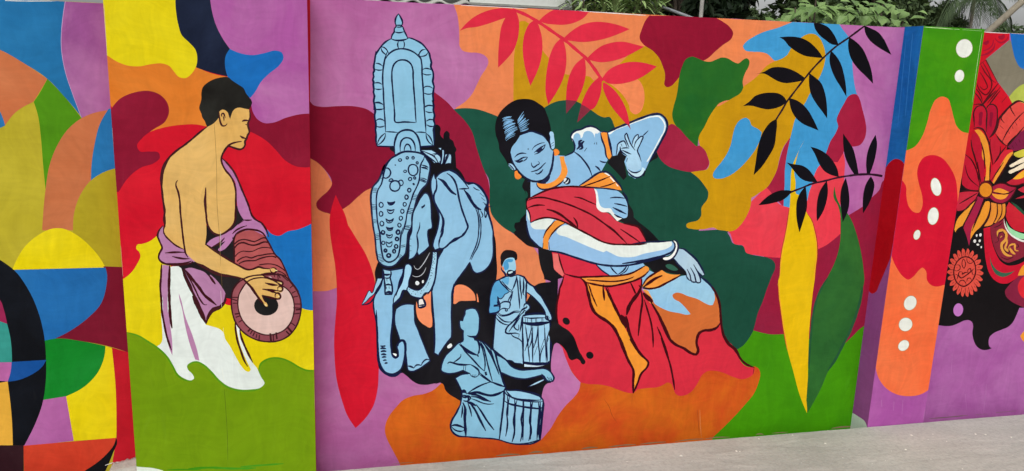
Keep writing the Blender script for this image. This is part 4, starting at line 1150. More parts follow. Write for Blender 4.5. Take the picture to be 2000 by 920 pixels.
# face
W.fill('hair', '100E14', '@950,180,8 590,105 470,120 370,170 270,250 190,350 150,450 135,560 145,660 190,800 210,920 @950,270,8 240,250 300,340 345,430 400,490 440,520! 560,620! 720,690! 930,700! 1010,560! @950,180,8 1000,880! 1020,700! 990,480 940,330 900,240 820,180 740,130 660,108', parent=da, second='1A1820', scuff=0.0, label='black centre-parted hair')
W.fill('face', '8FBDE0', '@950,180,8 530,672! 600,640 700,612 800,640 900,690 950,760 1010,880 @950,270,8 1045,205 1040,350 1010,470 960,570 880,640 790,668 700,655 600,605 510,520 440,430 395,330 378,240 395,150 @950,180,8 470,770', parent=da, second='86B8DC', amt=0.3, scuff=0.0, streak=0.07, label='blue face with lowered eyes and slight smile')
W.fill('cheek_light', 'E6EEEC', '@950,270,8 382,270! 400,330 445,425 520,515 590,590! 560,575 490,510 430,430 395,350', parent=da, scuff=0.0)
W.fill('ear', '9CC6E6', '@950,180,8 1000,615 1040,622 1055,700 1068,800 1050,885 1020,890 1000,820 985,720', '@950,270,8 345,400 380,395 430,440 455,490 430,500 380,470', parent=da, scuff=0.0)
W.fill('earring', 'EC8432', '@950,270,8 1055,180 1085,165 1125,185 1142,225 1115,262 1072,276 1045,240', '@950,270,8 450,512 480,508 495,545 550,600 535,622 480,642 448,615 440,560', parent=da, scuff=0.0, label='orange earring')
W.fill('necklace', OR, '@950,270,8 1142,285! 1215,282! 1222,350 1250,430 1270,520 1245,600! 1195,660 1100,730 1000,782 900,797 830,772 788,720 798,688! 880,712 980,702 1080,650 1150,570 1172,480 1160,390', parent=da, scuff=0.0, label='thick orange necklace')
W.fill('pendant', '141A34', ell(950, 270, 8, 1258, 668, 58, 58), parent=da, scuff=0.0)
W.fill('pendant_shine', 'D8E4EA', '@950,270,8 1200,660! 1225,625 1255,630 1245,655 1215,685', '@950,270,8 1225,700! 1260,680 1285,640! 1280,680 1240,710', parent=da, scuff=0.0)
H = []
rs = random.Random(3)
for i in range(19):
    t = i / 18
    x0, y0 = 250 + 55 * t * t + rs.uniform(-10, 28), 415 + 345 * t
    x1, y1 = 412 + 100 * t + rs.uniform(-38, 4), 385 + 235 * t + rs.uniform(-6, 10)
    if t > 0.75: x1 -= 240 * (t - 0.75); y1 += 200 * (t - 0.75)
    H.append('%.1f %d,%d %d,%d %d,%d' % (rs.uniform(1.1, 2.2), x0, y0, (x0 + x1) / 2, (y0 + y1) / 2 - 10, x1, y1))
for i in range(16):
    t = i / 15
    x0, y0 = 478 + 45 * t + rs.uniform(0, 12), 440 + 180 * t
    an = math.radians(62 - 44 * t + rs.uniform(-5, 5))
    ll = rs.uniform(95, 190)
    H.append('%.1f %d,%d %d,%d %d,%d' % (rs.uniform(0.9, 1.6), x0, y0, x0 + ll * .5 * math.cos(an), y0 - ll * .5 * math.sin(an) + 6, x0 + ll * math.cos(an) + 10, y0 - ll * math.sin(an)))
W.lines('hair_shine', '7FB4E0', '@950,180,8\n' + '\n'.join(H), parent=da, scuff=0.0)
W.fill('blouse', OR, '@1000,330,6.667 885,222! 1000,148 1150,52! 1210,52 1290,95! 1350,170! 1410,240 1428,278! 1300,262 1150,245 1000,232', parent=da, scuff=0.0, label='orange blouse edge')
W.fill('blouse_light', 'F0EEE0', '@1000,330,6.667 1195,52! 1240,52 1285,85! 1260,90!', '@1000,330,6.667 1280,95! 1345,165! 1325,170! 1275,115!', '@1000,330,6.667 1345,178! 1390,225! 1370,225!', parent=da, scuff=0.0)
W.fill('upper_sari', 'D53E4E', '@1000,330,6.667 195,430! 225,380 330,330 450,280 600,245 750,232 900,238 1065,252! 1090,300 1100,400 1102,490 1150,553 1230,567 1290,602 1340,660 1450,712 1560,732 1650,762 1690,830 1735,925 @1000,440,6.667 1760,238! 1600,252 1450,247 1300,245 1200,220 1050,150 900,60 855,36! @1000,330,6.667 740,722 620,672 540,647 440,637 340,657 238,705! 235,600 195,500', parent=da, second='CC3244', amt=0.4, streak=0.1, scuff=0.05, label='red sari wrapped over the shoulder')
W.fill('resting_hand', SKIN, '@1000,330,6.667 1080,258! 1250,265 1380,290 1440,340 1480,400 1505,480 1507,560 1492,632 1440,642! 1330,640! 1290,560! 1220,540 1150,550 1110,500 1100,400 1090,310', parent=da, **SK, label='hand folded at the chest')
W.fill('hand_light', 'EAF0EC', '@1000,330,6.667 1068,255! 1095,268 1118,330 1130,420 1160,490 1210,512 1280,512 1325,575 1375,622 1440,640! 1370,680! 1320,625 1260,565 1170,562 1108,512 1098,400 1088,310', parent=da, scuff=0.0)
W.fill('lower_arm', '97C0E6', '@1000,330,6.667 188,530! 200,520! 240,620! 238,702! 340,657 440,637 540,647 620,672 740,722! @1000,440,6.667 800,15 900,60 1050,150 1200,220 1300,245 1500,255 1700,255 @1200,440,6.667 100,250 300,240 500,215 650,205 742,205! 778,240 790,310 740,370 640,412 400,462 @1000,440,6.667 1550,515 1400,528 1250,524 1100,494 850,425 650,362 510,330! 400,300! 340,270 280,215 240,165 200,60 @1000,330,6.667 188,700', parent=da, second='8AB8E2', amt=0.3, scuff=0.0, streak=0.08, label='long blue forearm across the body')
W.fill('arm_highlight', 'E6ECE6', '@1000,330,6.667 240,712! 340,665 440,648 545,655! 500,730 452,787! 350,787 285,780 252,750', '@1000,330,6.667 192,530! 220,600 236,680! 215,660 200,600',
       '@1000,440,6.667 575,90! 590,55 650,10 740,-4! 900,68 1050,156 1200,230 1300,252 1500,258 1700,258 @1200,440,6.667 100,255 300,245 500,222 650,212 742,213! 752,250 690,300 550,337 380,372 250,412 150,417 @1000,440,6.667 1380,405 1300,367 1230,332! 1190,352! 1050,300 850,215 700,150 600,118', parent=da, second='DCE6E0', scuff=0.0, label='white highlight along the forearm')
W.fill('armlet', OR, '@1000,330,6.667 562,672! 620,672 692,702! 620,742 560,800 510,860 482,920 @1000,440,6.667 474,220 476,318! 402,302! 402,230 @1000,330,6.667 408,900 450,800 500,740', parent=da, scuff=0.0, label='orange armlet on the lower arm')
W.fill('lower_bangle', 'F0F0EA', '@1200,440,6.667 762,205 785,203 812,235 820,285 805,345 760,420 690,452 640,446 632,428 700,412 765,362 795,300 788,250', parent=da, scuff=0.0, label='white bangle')
W.fill('lower_hand', 'A6C4DC', '@1200,440,6.667 842,308! 885,312 962,370 1052,450 1122,550 1168,642! 1150,652! 1085,590 1062,560! 1105,650 1114,742! 1085,747 1050,737 1010,727 982,712 955,670 930,600 895,560 845,510 800,455 772,425! 815,365', parent=da, second='B4CEDC', amt=0.4, scuff=0.0, label='hand hanging over the knee with parted fingers')
W.fill('green_spot', '2A5A4A', '@1200,440,6.667 665,525 690,507 745,512 800,548 828,578 800,592 735,580 685,555', parent=da, scuff=0.0)
W.lines('outline', '10183C', '''@950,270,8
2.0 712,185 740,140 790,105 860,75 910,68
3.1 745,225 770,205 830,160 890,120 922,98
2.9 922,98 895,160 850,200 800,235 750,250
5.6 780,210 830,185 870,160
2.9 440,300 480,260 540,235 625,240
3.1 440,355 500,345 580,300 645,295
4.9 455,355 520,370 570,340
2.2 560,365 620,330 645,295
5.6 650,160 655,178
2.7 702,380 712,430 740,455 765,440 790,420 825,400 820,370 805,362
2.9 695,525 740,515 790,500 850,460 895,410 930,380
3.4 765,545 795,560 850,530 885,485
2.9 378,235 396,330 440,430 510,520 600,608 700,658 790,670 880,645
4.5 880,660 960,600 1015,480 1040,350 1050,205
6.7 860,680 930,665 990,590
2.9 985,50 1005,150 1030,190
2.2 1000,100 1055,60
2.2 1000,135 1060,100
2.5 345,405 400,450 440,510
2.5 360,440 400,475
3.4 1365,208 1450,270 1540,370 1600,460 1650,590
3.4 1225,280 1290,250 1365,205 1382,150 1370,70 1335,0
5.6 1500,30 1455,50 1460,120 1410,175
5.6 1530,45 1485,90 1500,150 1450,175
3.1 1570,150 1530,205
2.9 1690,70 1685,95
3.4 1720,65 1725,100
3.4 1770,350 1810,372 1880,375
3.6 1700,435 1750,470 1780,515
2.7 640,680 690,675
@950,180,8
3.8 1340,760 1318,700 1345,635 1410,595 1480,582 1540,550 1630,530 1710,555 1790,620
3.1 530,672 600,640 700,612 800,640 900,690 955,770
2.5 975,640 990,700 985,760 1010,850
@1100,200,8
4.5 690,472 800,415 1000,333 1200,252 1400,188 1510,184 1590,245 1628,350 1605,460 1555,560 1455,745 1345,930
3.4 582,470 600,560 650,700 690,870 715,895
4.5 692,470 710,560 745,720 765,840
3.4 600,465 640,455 690,468
2.7 825,835 842,740 850,660 900,615 950,603 975,640 1000,710
2.7 1030,700 985,600 962,520 988,482 1012,540 1050,640 1125,750
2.5 1080,660 1095,580 1140,515 1170,500 1165,570
2.5 1110,700 1130,620 1180,560 1220,530 1248,535 1230,590 1190,680 1160,750 1190,830 1220,925
2.5 1240,525 1290,480 1330,440
2.7 905,650 920,690
2.7 1030,715 970,710 910,720
2.7 920,745 980,775 1065,810
2.7 890,690 900,750 950,800 1000,835
2.7 1005,870 990,925
@1000,330,6.667
3.4 1500,20 1550,80 1620,112 1690,90 1730,20
2.9 1515,5 1560,40 1620,48 1680,20
3.8 875,220 1000,138 1150,42 1220,35 1300,85 1370,170 1425,240 1440,285
2.9 880,225 1060,242 1250,258 1420,285
3.1 320,180 328,220 370,258 450,265 560,232 640,180 675,140
2.7 320,170 350,180 440,188
3.6 1440,290 1490,370 1515,470
3.1 1275,378 1340,370 1400,372 1470,382
3.1 1330,450 1400,462 1500,488
3.8 1310,500 1380,535 1490,588
3.4 1330,590 1370,615 1440,640
@1000,440,6.667
3.4 190,-60 200,60 240,170 280,215 340,270 400,300
4.0 500,330 620,355 850,428 1090,500 1250,525 1400,530 1550,515 1750,470 2000,402
3.1 1090,505 1150,570 1280,658
3.1 1280,535 1330,600 1375,640
3.1 1500,520 1450,590 1380,640
2.2 1520,530 1480,600 1400,645
@1200,440,6.667
3.8 100,500 300,470 560,415 680,380 750,345 790,280 770,215 745,195
3.6 770,190 815,205 832,270 815,350 760,430 690,462
3.4 740,205 600,212 400,222 200,250
4.0 850,305 890,305 970,360 1060,440 1130,545 1175,640
2.9 1175,650 1150,660 1085,600
2.7 1030,510 1070,580 1105,650 1115,745 1085,750 1040,640 990,550
2.7 1040,660 1055,740 1010,735 985,650 945,570
2.7 1000,725 970,710 930,640
3.4 770,430 830,510 910,580
4.5 1110,665 1200,730 1290,830 1340,930''', parent=da, scuff=0.0)
W.lines('outline', '3C0810', '''@1000,330,6.667
3.6 225,385 330,330 450,278 600,242 750,228 900,234 1060,246
3.4 210,410 280,380 400,372 550,405 700,450 900,530 1050,605 1200,710 1350,820 1440,925
3.4 200,510 280,480 380,470 430,475
4.5 450,525 530,545 640,600 740,680 850,760
3.4 800,630 840,690 858,775
2.9 805,365 880,375 990,420 1095,465
2.7 1410,780 1500,840 1620,925
2.9 190,430 190,500 225,570 240,700
3.4 240,700 340,655 440,634 540,644 640,675 740,720 900,805 1100,905
3.6 1450,710 1560,730 1650,760 1690,820 1740,925
2.9 560,670 500,740 450,800 405,900
2.9 690,705 620,745 560,800 510,860 480,920
2.7 920,228 1100,168 1280,95
2.7 1150,235 1240,215 1345,175
@1000,440,6.667
3.6 405,230 400,300
3.6 478,220 488,320
3.4 900,60 1050,150 1200,222 1300,245 1450,250 1600,252 1760,240
2.9 1220,0 1330,80 1430,170 1500,245
2.5 1410,50 1550,140 1690,240
3.4 605,370 630,480 680,625
3.4 680,630 760,655 850,675 1000,678
3.6 870,670 1000,672 1200,664 1400,655 1550,625 1660,570 1730,528
2.9 980,710 1150,725 1350,730 1500,705 1590,670
3.8 960,740 1100,775 1250,795 1450,760 1620,710 1720,655 1785,590
3.4 680,650 650,750 612,850 600,920
4.5 880,680 950,740 985,850 1010,925
2.5 985,755 1020,830 1040,925
4.5 1190,770 1185,870
3.4 1235,790 1270,860
3.4 1540,740 1590,840 1620,900
3.8 1690,690 1680,800 1620,900
@1200,440,6.667
5.6 370,810 450,750 540,690 625,655
3.8 365,790 420,700 500,640 600,590
3.8 370,820 480,825 560,810 700,740 860,655
3.8 350,700 355,820
@1050,560,6.667
3.4 300,-20 275,110 250,250 252,400 270,480
6.0 630,-10 665,110 700,250 740,330 800,385 890,440 990,530 1050,640 1120,800 1170,930
2.9 670,0 710,110 775,260
4.5 850,-10 860,80 870,180
5.6 890,10 930,100 1000,250 1070,390 1150,540
9.0 1080,370 1130,430 1160,530
6.0 1150,380 1170,460 1180,550 1230,690 1320,850 1400,940
7.3 1160,370 1190,260 1260,150 1340,60
4.5 1230,0 1270,90
5.2 1320,-20 1345,30
4.0 1350,60 1365,180 1345,330 1310,640
3.4 1390,170 1430,300 1480,480 1500,620 1505,790
3.4 1555,520 1600,620 1660,780 1710,930
9.0 1375,80 1430,140 1500,195
4.5 1470,190 1530,290 1610,430 1690,600 1740,700
6.7 1350,0 1345,60
@1050,660,4.444
3.6 1070,0 1110,110 1150,230 1175,350 1190,450
4.9 705,0 745,100 790,200 832,285 830,370 830,480
4.0 830,480 865,400 900,310 955,245 962,215 930,175 870,110 800,10
2.9 1000,0 1002,80
@1200,560,6.667
5.2 570,370 650,540 730,695 800,755 900,800 1000,865 1065,882 1090,840 1070,740 1075,680 1110,600 1160,572 1250,565 1330,535 1380,470
4.5 1270,0 1330,100 1370,230 1385,400 1400,540 1440,680 1480,745 1550,800 1600,870 1640,930
@1050,660,4.444
4.5 1625,-20 1660,50 1720,100 1755,170 1800,220 1880,256
2.2 1880,256 1870,310''', parent=da, scuff=0.0, second='4A0C14')
W.lines('wall_crack', '8A3A14', '@0,0,1\n0.8 1180,780 1190,795 1195,810 1205,825\n0.8 1235,770 1234,790\n0.9 1362,800 1364,825 1366,850', scuff=0.0)
W.lines('plaster_seam', 'D07C44', '@0,0,1\n1.3 1367,800 1368,830 1370,855', scuff=0.0)

# ------------------------------------------------------------------ branch of red leaves
RL = dict(second='E03048', amt=0.4, streak=0.1, scuff=0.03)
W.lines('painted_stem', 'D22640', '@880,0,4.444\n6.2 535,82 640,122 760,190 900,285 1000,355 1100,440 1180,510 1250,600 1320,705', taper=False, label='red stem with red leaves on both sides')
for k, sp in enumerate((
    '@880,0,4.444 80,268! 130,210 200,150 300,100 400,75 500,72 572,92! 530,130 430,170 330,205 220,235 140,245',
    '@880,0,4.444 560,85! 590,160 595,250 580,350 545,440 490,510 412,588! 415,450 425,330 445,220 480,150',
    '@880,0,4.444 725,178! 690,200 650,270 630,360 628,460 645,580 692,745! 740,650 780,540 797,430 790,310 757,200!',
    '@880,0,4.444 955,335! 910,380 870,460 840,580 825,720 825,800 848,908! 920,800 970,700 1000,590 1005,490 990,390 970,340',
    '@880,0,4.444 765,182! 820,130 905,80! 1215,80! 1150,160 1080,195 990,215 900,213 830,205',
    '@880,0,4.444 975,337! 1050,270 1130,220 1230,192 1330,192 1430,210 1555,253! 1470,290 1360,330 1250,355 1140,365 1050,355 990,345',
    '@880,0,4.444 1180,512! 1240,450 1310,400 1400,370 1500,362 1600,385 1680,406! 1600,450 1500,500 1400,530 1300,540 1220,525',
    '@880,0,4.444 1315,682! 1370,610 1450,565 1540,540 1640,540 1790,576! 1720,630 1640,680 1540,715 1430,730 1350,715',
    '@1050,60,4.444 395,235! 330,290 280,380 255,480 247,603! 340,612! 390,500 415,400 418,320 412,255!',
    '@1050,60,4.444 530,405! 470,460 410,560 378,645! 455,690! 485,675 530,600 555,500 557,425!',
    '@1050,60,4.444 570,445! 640,490 710,570 760,660 790,760 798,815! 765,805! 690,720 630,640 590,560 567,490')):
    W.fill('painted_leaf', 'D4263E', sp, **RL)
W.fill('leaf_tip', '74283A', '@1050,60,4.444 246,600! 248,722! 290,670 342,610!', scuff=0.02, label='dark translucent tip of a red leaf')
W.fill('leaf_tip', '80283A', '@1050,60,4.444 380,640! 360,720 343,797! 400,745 458,688! 420,660', scuff=0.02, label='dark translucent tip of a red leaf')
W.fill('leaf_tip', '962848', '@1050,60,4.444 775,812! 795,810! 810,860!', scuff=0.02, label='dark tip over the blue arm')

# ------------------------------------------------------------------ black leafy branches
BK = dict(second='14101A', scuff=0.0)
W.lines('painted_stem', '28101A', '@1400,30,5\n3.6 1450,98 1300,210 1170,300 1040,415 930,530 840,640 740,770 680,850 640,920 580,1015', taper=False, label='dark stem running up to the wall top', scuff=0.0)
for sp in (
    '@1400,30,5 612,215! 700,207 800,215 880,245 960,310 1010,370 1037,416! 950,410 860,395 770,350 700,295 655,240',
    '@1400,30,5 945,66! 1010,80 1080,110 1130,165 1165,225 1190,290! 1130,285 1060,240 1000,190 960,130',
    '@1400,30,5 1440,98! 1500,125 1570,160 1630,230 1670,310 1706,386! 1640,350 1560,300 1490,240 1450,170',
    '@1400,30,5 1295,213! 1350,250 1420,320 1470,420 1510,540 1526,668! 1450,590 1370,510 1310,420 1285,330 1285,250',
    '@1400,30,5 1115,345! 1160,390 1210,470 1240,570 1260,680 1266,795! 1210,700 1160,620 1120,530 1100,430',
    '@1400,30,5 368,573! 450,555 540,510 620,505 700,520 770,550 860,610! 830,640! 750,655 670,662 600,645 530,605 470,572',
    '@1400,30,5 903,562! 960,605 1015,655 1050,735 1070,830 1078,1008! 1030,940 970,860 920,770 900,660',
    '@1400,30,5 255,885! 320,840 370,790 440,763 530,755 610,765 660,800 685,845! 640,880 560,910 490,918 420,905 350,885',
    '@1400,200,5 705,-42! 770,-25 840,20 900,90 945,170 993,274! 920,245 850,215 780,160 730,80',
    '@1400,200,5 585,158! 530,190 470,260 430,340 400,450 380,580 360,710! 430,640 500,540 560,430 580,300 588,220'):
    W.fill('painted_leaf', '0B090D', sp, **BK)
W.lines('painted_stem', '2A0C22', '@1400,200,5\n4.4 1618,720 1500,703 1400,704 1300,715\n3.6 1310,714 1180,735 1050,768 930,795 820,840 720,880 690,900', taper=False, label='curved dark stem of the lower branch', scuff=0.0)
for sp in (
    '@1400,200,5 682,587! 760,605 830,615 890,650 940,710 983,778! 900,775 830,750 770,690 720,625',
    '@1400,200,5 916,433! 1000,460 1080,510 1140,580 1180,660 1192,727! 1120,710 1050,670 1000,600 960,510',
    '@1400,200,5 1234,304! 1280,370 1330,450 1360,560 1385,700! 1340,700! 1290,620 1250,520 1235,420',
    '@1400,200,5 1550,316! 1565,400 1555,500 1530,600 1495,695! 1465,695! 1458,600 1465,520 1490,430',
    '@1400,370,5 406,153! 470,90 540,40 620,10 735,14! 690,70 630,110 560,130 490,145',
    '@1400,200,5 868,820! @1400,370,5 880,80 880,180 850,290 807,420! 780,290 775,200 785,100 830,10',
    '@1400,200,5 1075,763! @1400,370,5 1085,20 1075,100 1045,200 978,312! 975,180 985,90 1010,10 1040,-40',
    '@1400,200,5 1260,733! @1400,370,5 1290,30 1295,110 1280,210 1229,320! 1215,200 1205,90 1220,-20',
    '@1400,200,5 1505,722! 1538,790 @1400,370,5 1530,20 1500,110 1428,235! 1425,130 1435,20 1460,-60'):
    W.fill('painted_leaf', '0E0A0F', sp, **BK)
W.lines('chipped_edge', 'DCDCD6', '@0,0,1\n1.6 1130,21 1200,26 1262,30\n1.4 1500,38.2 1560,42 1600,43.5 1650,45.5\n2.4 1668,46.5 1682,47 1700,49\n2.2 1735,51 1752,52.5 1764,53\n1.2 900,10.5 960,13 1030,17', scuff=0.0)
# dirt splashed on the foot of the wall
rs = random.Random(17)
D = []
x = 655
while x < 1655:
    y = 918.5 - 0.0817 * (x - 641) - 1.2
    l = rs.uniform(14, 60)
    if rs.random() < 0.6:
        D.append('%.1f %.1f,%.1f %.1f,%.1f %.1f,%.1f' % (rs.uniform(1.0, 3.2), x, y + rs.uniform(-.5, .8), x + l / 2, y - 0.041 * l - rs.uniform(0, 1.6), x + l, y - 0.0817 * l + rs.uniform(-.4, .8)))
    x += l + rs.uniform(2, 26)
W.lines('foot_stain', '8A7458', '@0,0,1\n' + '\n'.join(D), scuff=0.0)
# ------------------------------------------------------------------ dotted pillar, front
Q = Face(pil_q, 'Y', FRONT, (2.4448, 2.7478), (-0.14, 1.8005))
Q.fill('color_patch', 'EE683A', '@1600,0,3.067 300,540! 1020,540! 1000,850! @1600,600,2.875 760,300! 700,380! 618,462! 570,490 500,500 430,488 370,450 330,390 315,310! 250,310! 300,-100!', second='E87848', amt=0.35, label='orange field of the pillar with a rounded foot')
Q.fill('color_patch', '32880E', '@1600,0,3.067 560,100! 1030,100! 1010,797! 897,797! 860,790 830,765 805,700 790,640 770,590 735,578 700,595 670,650 645,740 615,820 570,880 520,902! 380,910! 440,500!', second='4C940C', amt=0.5, label='green paint dripping from the pillar top')
Q.fill('color_patch', 'CC0F2E', '@1600,300,2.875 400,155! 468,152! 486,180 490,240 505,300 535,330 560,332 578,300 578,240 560,170 550,110 560,60 590,20 640,8 690,25 730,70 765,140 776,220 776,330! 830,330! 760,740! 700,737! 660,747 630,740 605,710 600,660 580,640 560,655 530,690 500,708 470,690 440,650 415,600 402,558! 330,560!', second='D41C34', amt=0.3, label='red paint dripping over the orange')
for (ox, oy, k, cx, cy, rx, ry, rot, lb) in (
    (1600, 0, 3.067, 869, 290, 48, 55, 12, 'largest white dot, on the green'), (1600, 0, 3.067, 840, 455, 27, 36, 12, 'small white dot on the green'),
    (1600, 300, 2.875, 656, 187, 27, 50, -12, 'tall white dot on the red'), (1600, 300, 2.875, 640, 351, 29, 48, 8, 'second white dot on the red'),
    (1600, 300, 2.875, 549, 456, 17, 27, 18, 'tiny white dot on the red'), (1600, 300, 2.875, 511, 839, 33, 41, 25, 'upper white dot on the orange'),
    (1600, 600, 2.875, 485, 97, 36, 38, 45, 'middle white dot on the orange'), (1600, 600, 2.875, 474, 215, 26, 33, 45, 'lowest white dot on the orange')):
    Q.fill('dot_edge', 'A09A70', ell(ox, oy, k, cx, cy, rx + 2.4, ry + 2.4, rot), scuff=0.0)
    Q.fill('white_dot', 'E4E6DC', ell(ox, oy, k, cx, cy, rx, ry, rot), second='EEF0EA', scuff=0.0, label=lb)
Q.lines('chipped_edge', 'B8D09A', '@0,0,1\n1.4 1806,53 1830,54.5 1862,57\n1.8 1864,57 1874,57.5\n1 1880,58 1918,60.5\n0.7 1918,64 1911,110 1904,160 1899,200\n1 1800,70 1803,56', taper=True, scuff=0.0)
Q.lines('light_edge', 'C898C0', '@1600,600,2.875\n1.2 345,30 330,150 312,300 295,430 272,640', scuff=0.0)
Q.lines('brush_streak', 'AE70AA', '@1600,600,2.875\n2.4 600,560 590,610 585,630\n1.6 470,520 465,600\n1.6 420,530 418,580\n2 350,520 352,560', scuff=0.0)
# ------------------------------------------------------------------ dotted pillar, side
S = Face(pil_q, 'X', 2.4445, (FRONT + 0.0003, -0.0001), (-0.14, 1.8005))
S.fill('color_patch', '91488A', '@1600,300,2.875 500,300! 500,1800! 100,1800! 100,700! 250,560!', second='9A5294', amt=0.3, label='purple lower side of the pillar')
S.fill('color_patch', '1263AE', '@1600,0,3.067 480,100! 660,100! 600,1100! 300,1100!', second='2278BE', amt=0.4, streak=0.25, label='blue upper side of the pillar')
S.fill('color_patch', 'B20818', '@1600,300,2.875 300,120! 372,82! 385,62 400,45 425,30 450,33 485,70! 480,150! 430,420! 398,592! 365,670 335,740 320,775 298,787 275,765! 200,770!', second='C01824', amt=0.35, label='red drip down the side of the pillar')
S.fill('bare_plaster', 'C8D0C8', '@1600,600,2.875 170,585! 185,592 220,614 255,640 268,670! 260,760! 150,760!', scuff=0.0, label='unpainted corner at the pillar foot')
S.lines('brush_streak', '2A7CC2', '@1600,0,3.067\n1.6 560,200 540,420 515,700\n1.4 520,230 500,450 470,760', scuff=0.0)

# ------------------------------------------------------------------ right wall
Rw = Face(wall_r, 'Y', 0.0, (2.7485, 7.0), (-0.14, 1.7965))
NO = dict(scuff=0.0)
Rw.fill('color_patch', '130F11', '@1820,540,6.133 60,580! 95,586! 170,595 240,590 320,560 400,525 440,522 480,545 493,580 485,680 500,760 540,840 600,878 680,875 718,860! 690,840 680,790 690,730 740,680 830,640 920,600 970,550 1010,470 1050,375! 1110,375! @0,0,1 2080,610 2150,645 2230,600 2290,500 2300,380 2240,280 2120,225! 1820,240!', second='181416', label='black field with a dripping lower edge')
Rw.fill('color_patch', 'D01428', '@1800,50,6.135 550,60! 1055,60! 1052,170! 770,402! 915,680! 1050,858! 1150,1000! @0,0,1 1975,235! 1960,330! 1940,345! 1880,345! 1830,440! 1850,150!', second='C01426', amt=0.5, label='red ornamented field')
Rw.lines('red_ring', '980C2C', '@1800,50,6.135\n4 700,360 800,330 870,260 880,210\n3 740,300 800,280 850,230 860,170\n3.4 880,150 910,190 960,205 1010,180 1040,130\n8 740,215 790,200 800,180\n8 920,130 960,145 990,110', scuff=0.0)
Rw.fill('color_patch', '7F7866', '@1800,50,6.135 1057,172! 770,404! 918,678 1050,852! 1110,790 1240,690! 1260,520! 1150,450 1100,320 1075,200', second='8A8472', label='grey brown patch')
Rw.fill('color_patch', '1466B4', '@1800,50,6.135 1057,60! 1300,60! 1300,525! 1230,522 1180,500 1130,420 1090,280 1070,170', label='bright blue patch at the wall top')
Rw.fill('color_patch', 'AEB84E', '@1800,50,6.135 1048,855! 1110,780 1180,720 1300,680! 1300,960! 1100,960!', label='lime patch')
Rw.lines('ornament_line', '5A0814', '''@1800,50,6.135
3 690,470 770,412! 910,680
2.6 710,470 760,560 840,680 830,760 770,830 700,780 660,690
2 735,440 800,560 850,660 890,685
2.4 700,560 770,680 790,740 750,770 700,730
3 920,690 850,780 760,900 700,1000
2.6 945,735 870,830 790,930
2.6 655,760 700,820 730,910
2.4 1020,850 960,920''', scuff=0.0)
a = '@1820,180,6.133 '
b = '@1820,300,6.133 '
Rw.fill('petal', 'B81430', a + '580,165 630,185 650,260 650,400 640,475! 600,430 540,418! 515,420! 510,330 510,230 540,180', second='C81E36', **NO)
Rw.fill('petal', 'B01232', a + '720,150 770,190 780,260 770,400 720,500 685,548! 655,480 655,350 660,230 685,170', second='C01C38', **NO)
Rw.fill('petal_heart', '8C1030', a + '575,240 600,235 600,330 590,400 570,400 565,320', a + '705,240 725,240 725,330 705,420 690,400 695,310', **NO)
Rw.fill('petal', 'B6182E', a + '750,530 800,570 822,650 810,740 735,855! 720,750 700,620 710,555', **NO)
Rw.fill('petal', 'BC1630', a + '490,500 545,490 590,600 620,750 632,920 ' + b + '625,335! 575,365! 548,150 ' + a + '520,800 480,650 470,560', second='A81430', **NO)
Rw.fill('petal_stripe', 'E2902A', a + '512,458! 560,448 620,500 660,580 690,720 700,920 ' + b + '692,320! 635,325! 632,100 ' + a + '610,800 600,650 570,540', **NO)
Rw.fill('petal', 'C81E30', a + '970,690! 900,690 820,740 755,850 ' + b + '715,170 700,315! 742,360! 850,200 975,5!', **NO)
Rw.fill('petal_stripe', 'E8922C', a + '970,712! 920,738 850,830 800,920 ' + b + '725,345! 742,362! 850,200 940,60 975,0', **NO)
Rw.fill('shell_petal', 'DC4A42', a + '958,165! 1030,115 1110,135 1200,150! 1200,420! 1000,520 890,637! 830,590 765,500 800,400 860,265', second='E05A50', **NO, label='scalloped coral petal')
Rw.fill('shell_petal', '7A1A40', a + '1200,400! 1000,530 905,655! 980,705! 1060,690 1200,600!', **NO)
Rw.fill('feather', 'E8D4B8', b + '930,155 1000,100 1150,20! 1150,85! 1000,142 945,165', b + '918,225 1000,170 1150,85! 1150,150! 1000,215 930,238', **NO)
Rw.fill('feather', 'C4B83C', a + '978,745 1050,700 1200,670! 1200,720! 1000,768', **NO)
Rw.fill('petal', 'B81C30', b + '895,345! 970,300 1050,225 1200,150! 1200,320! 1000,382 940,377', **NO)
Rw.fill('petal_stripe', 'EAA426', b + '972,303! 1050,235 1200,150! 1200,210! 1000,308', **NO)
Rw.fill('petal', 'B42034', b + '1030,430! 1110,390 1200,370! 1200,480! 1060,452', b + '1000,542! 1110,498 1200,480! 1200,520!', **NO)
Rw.fill('petal', 'C41A34', b + '390,0! 470,60 520,150 560,300 570,440! 480,440 410,420 365,370 372,250', second='A8142E', **NO)
Rw.fill('petal', 'BE2238', b + '330,468! 450,452 560,460! 480,600 350,692! 300,682! 300,600!', **NO)
Rw.fill('petal_stripe', 'E8962C', b + '270,910! 310,780 380,700 520,568! 460,680 400,800 370,862! 300,910 282,945!', **NO)
Rw.fill('petal', '8E1E48', b + '550,510! 620,540! 560,700 500,850 480,940 @1820,420,6.133 445,370! 410,240 378,155! ' + b + '420,780 480,650', second='B02040', amt=0.5, **NO)
Rw.fill('petal_stripe', 'E8922A', b + '640,575! 680,570 682,700 640,800 560,900 @1820,420,6.133 530,190 462,295! 470,200 500,110 ' + b + '560,760 610,640', **NO)
Rw.fill('petal_stripe', 'E8922A', b + '710,585! 775,600! 770,750 720,850 625,872! 690,760', b + '788,600! 832,600! 830,720 760,832 735,825! 785,720', b + '845,600! 878,600! 865,760 785,825! 830,720', second='E07A50', amt=0.5, **NO)
Rw.fill('petal', '8E1C3E', b + '725,400! 780,362 850,352 920,380 1015,408! 965,500 900,570 830,597 760,582 688,522! 720,470', second='B4203A', amt=0.6, **NO, label='dark red petal on the right of the big flower')
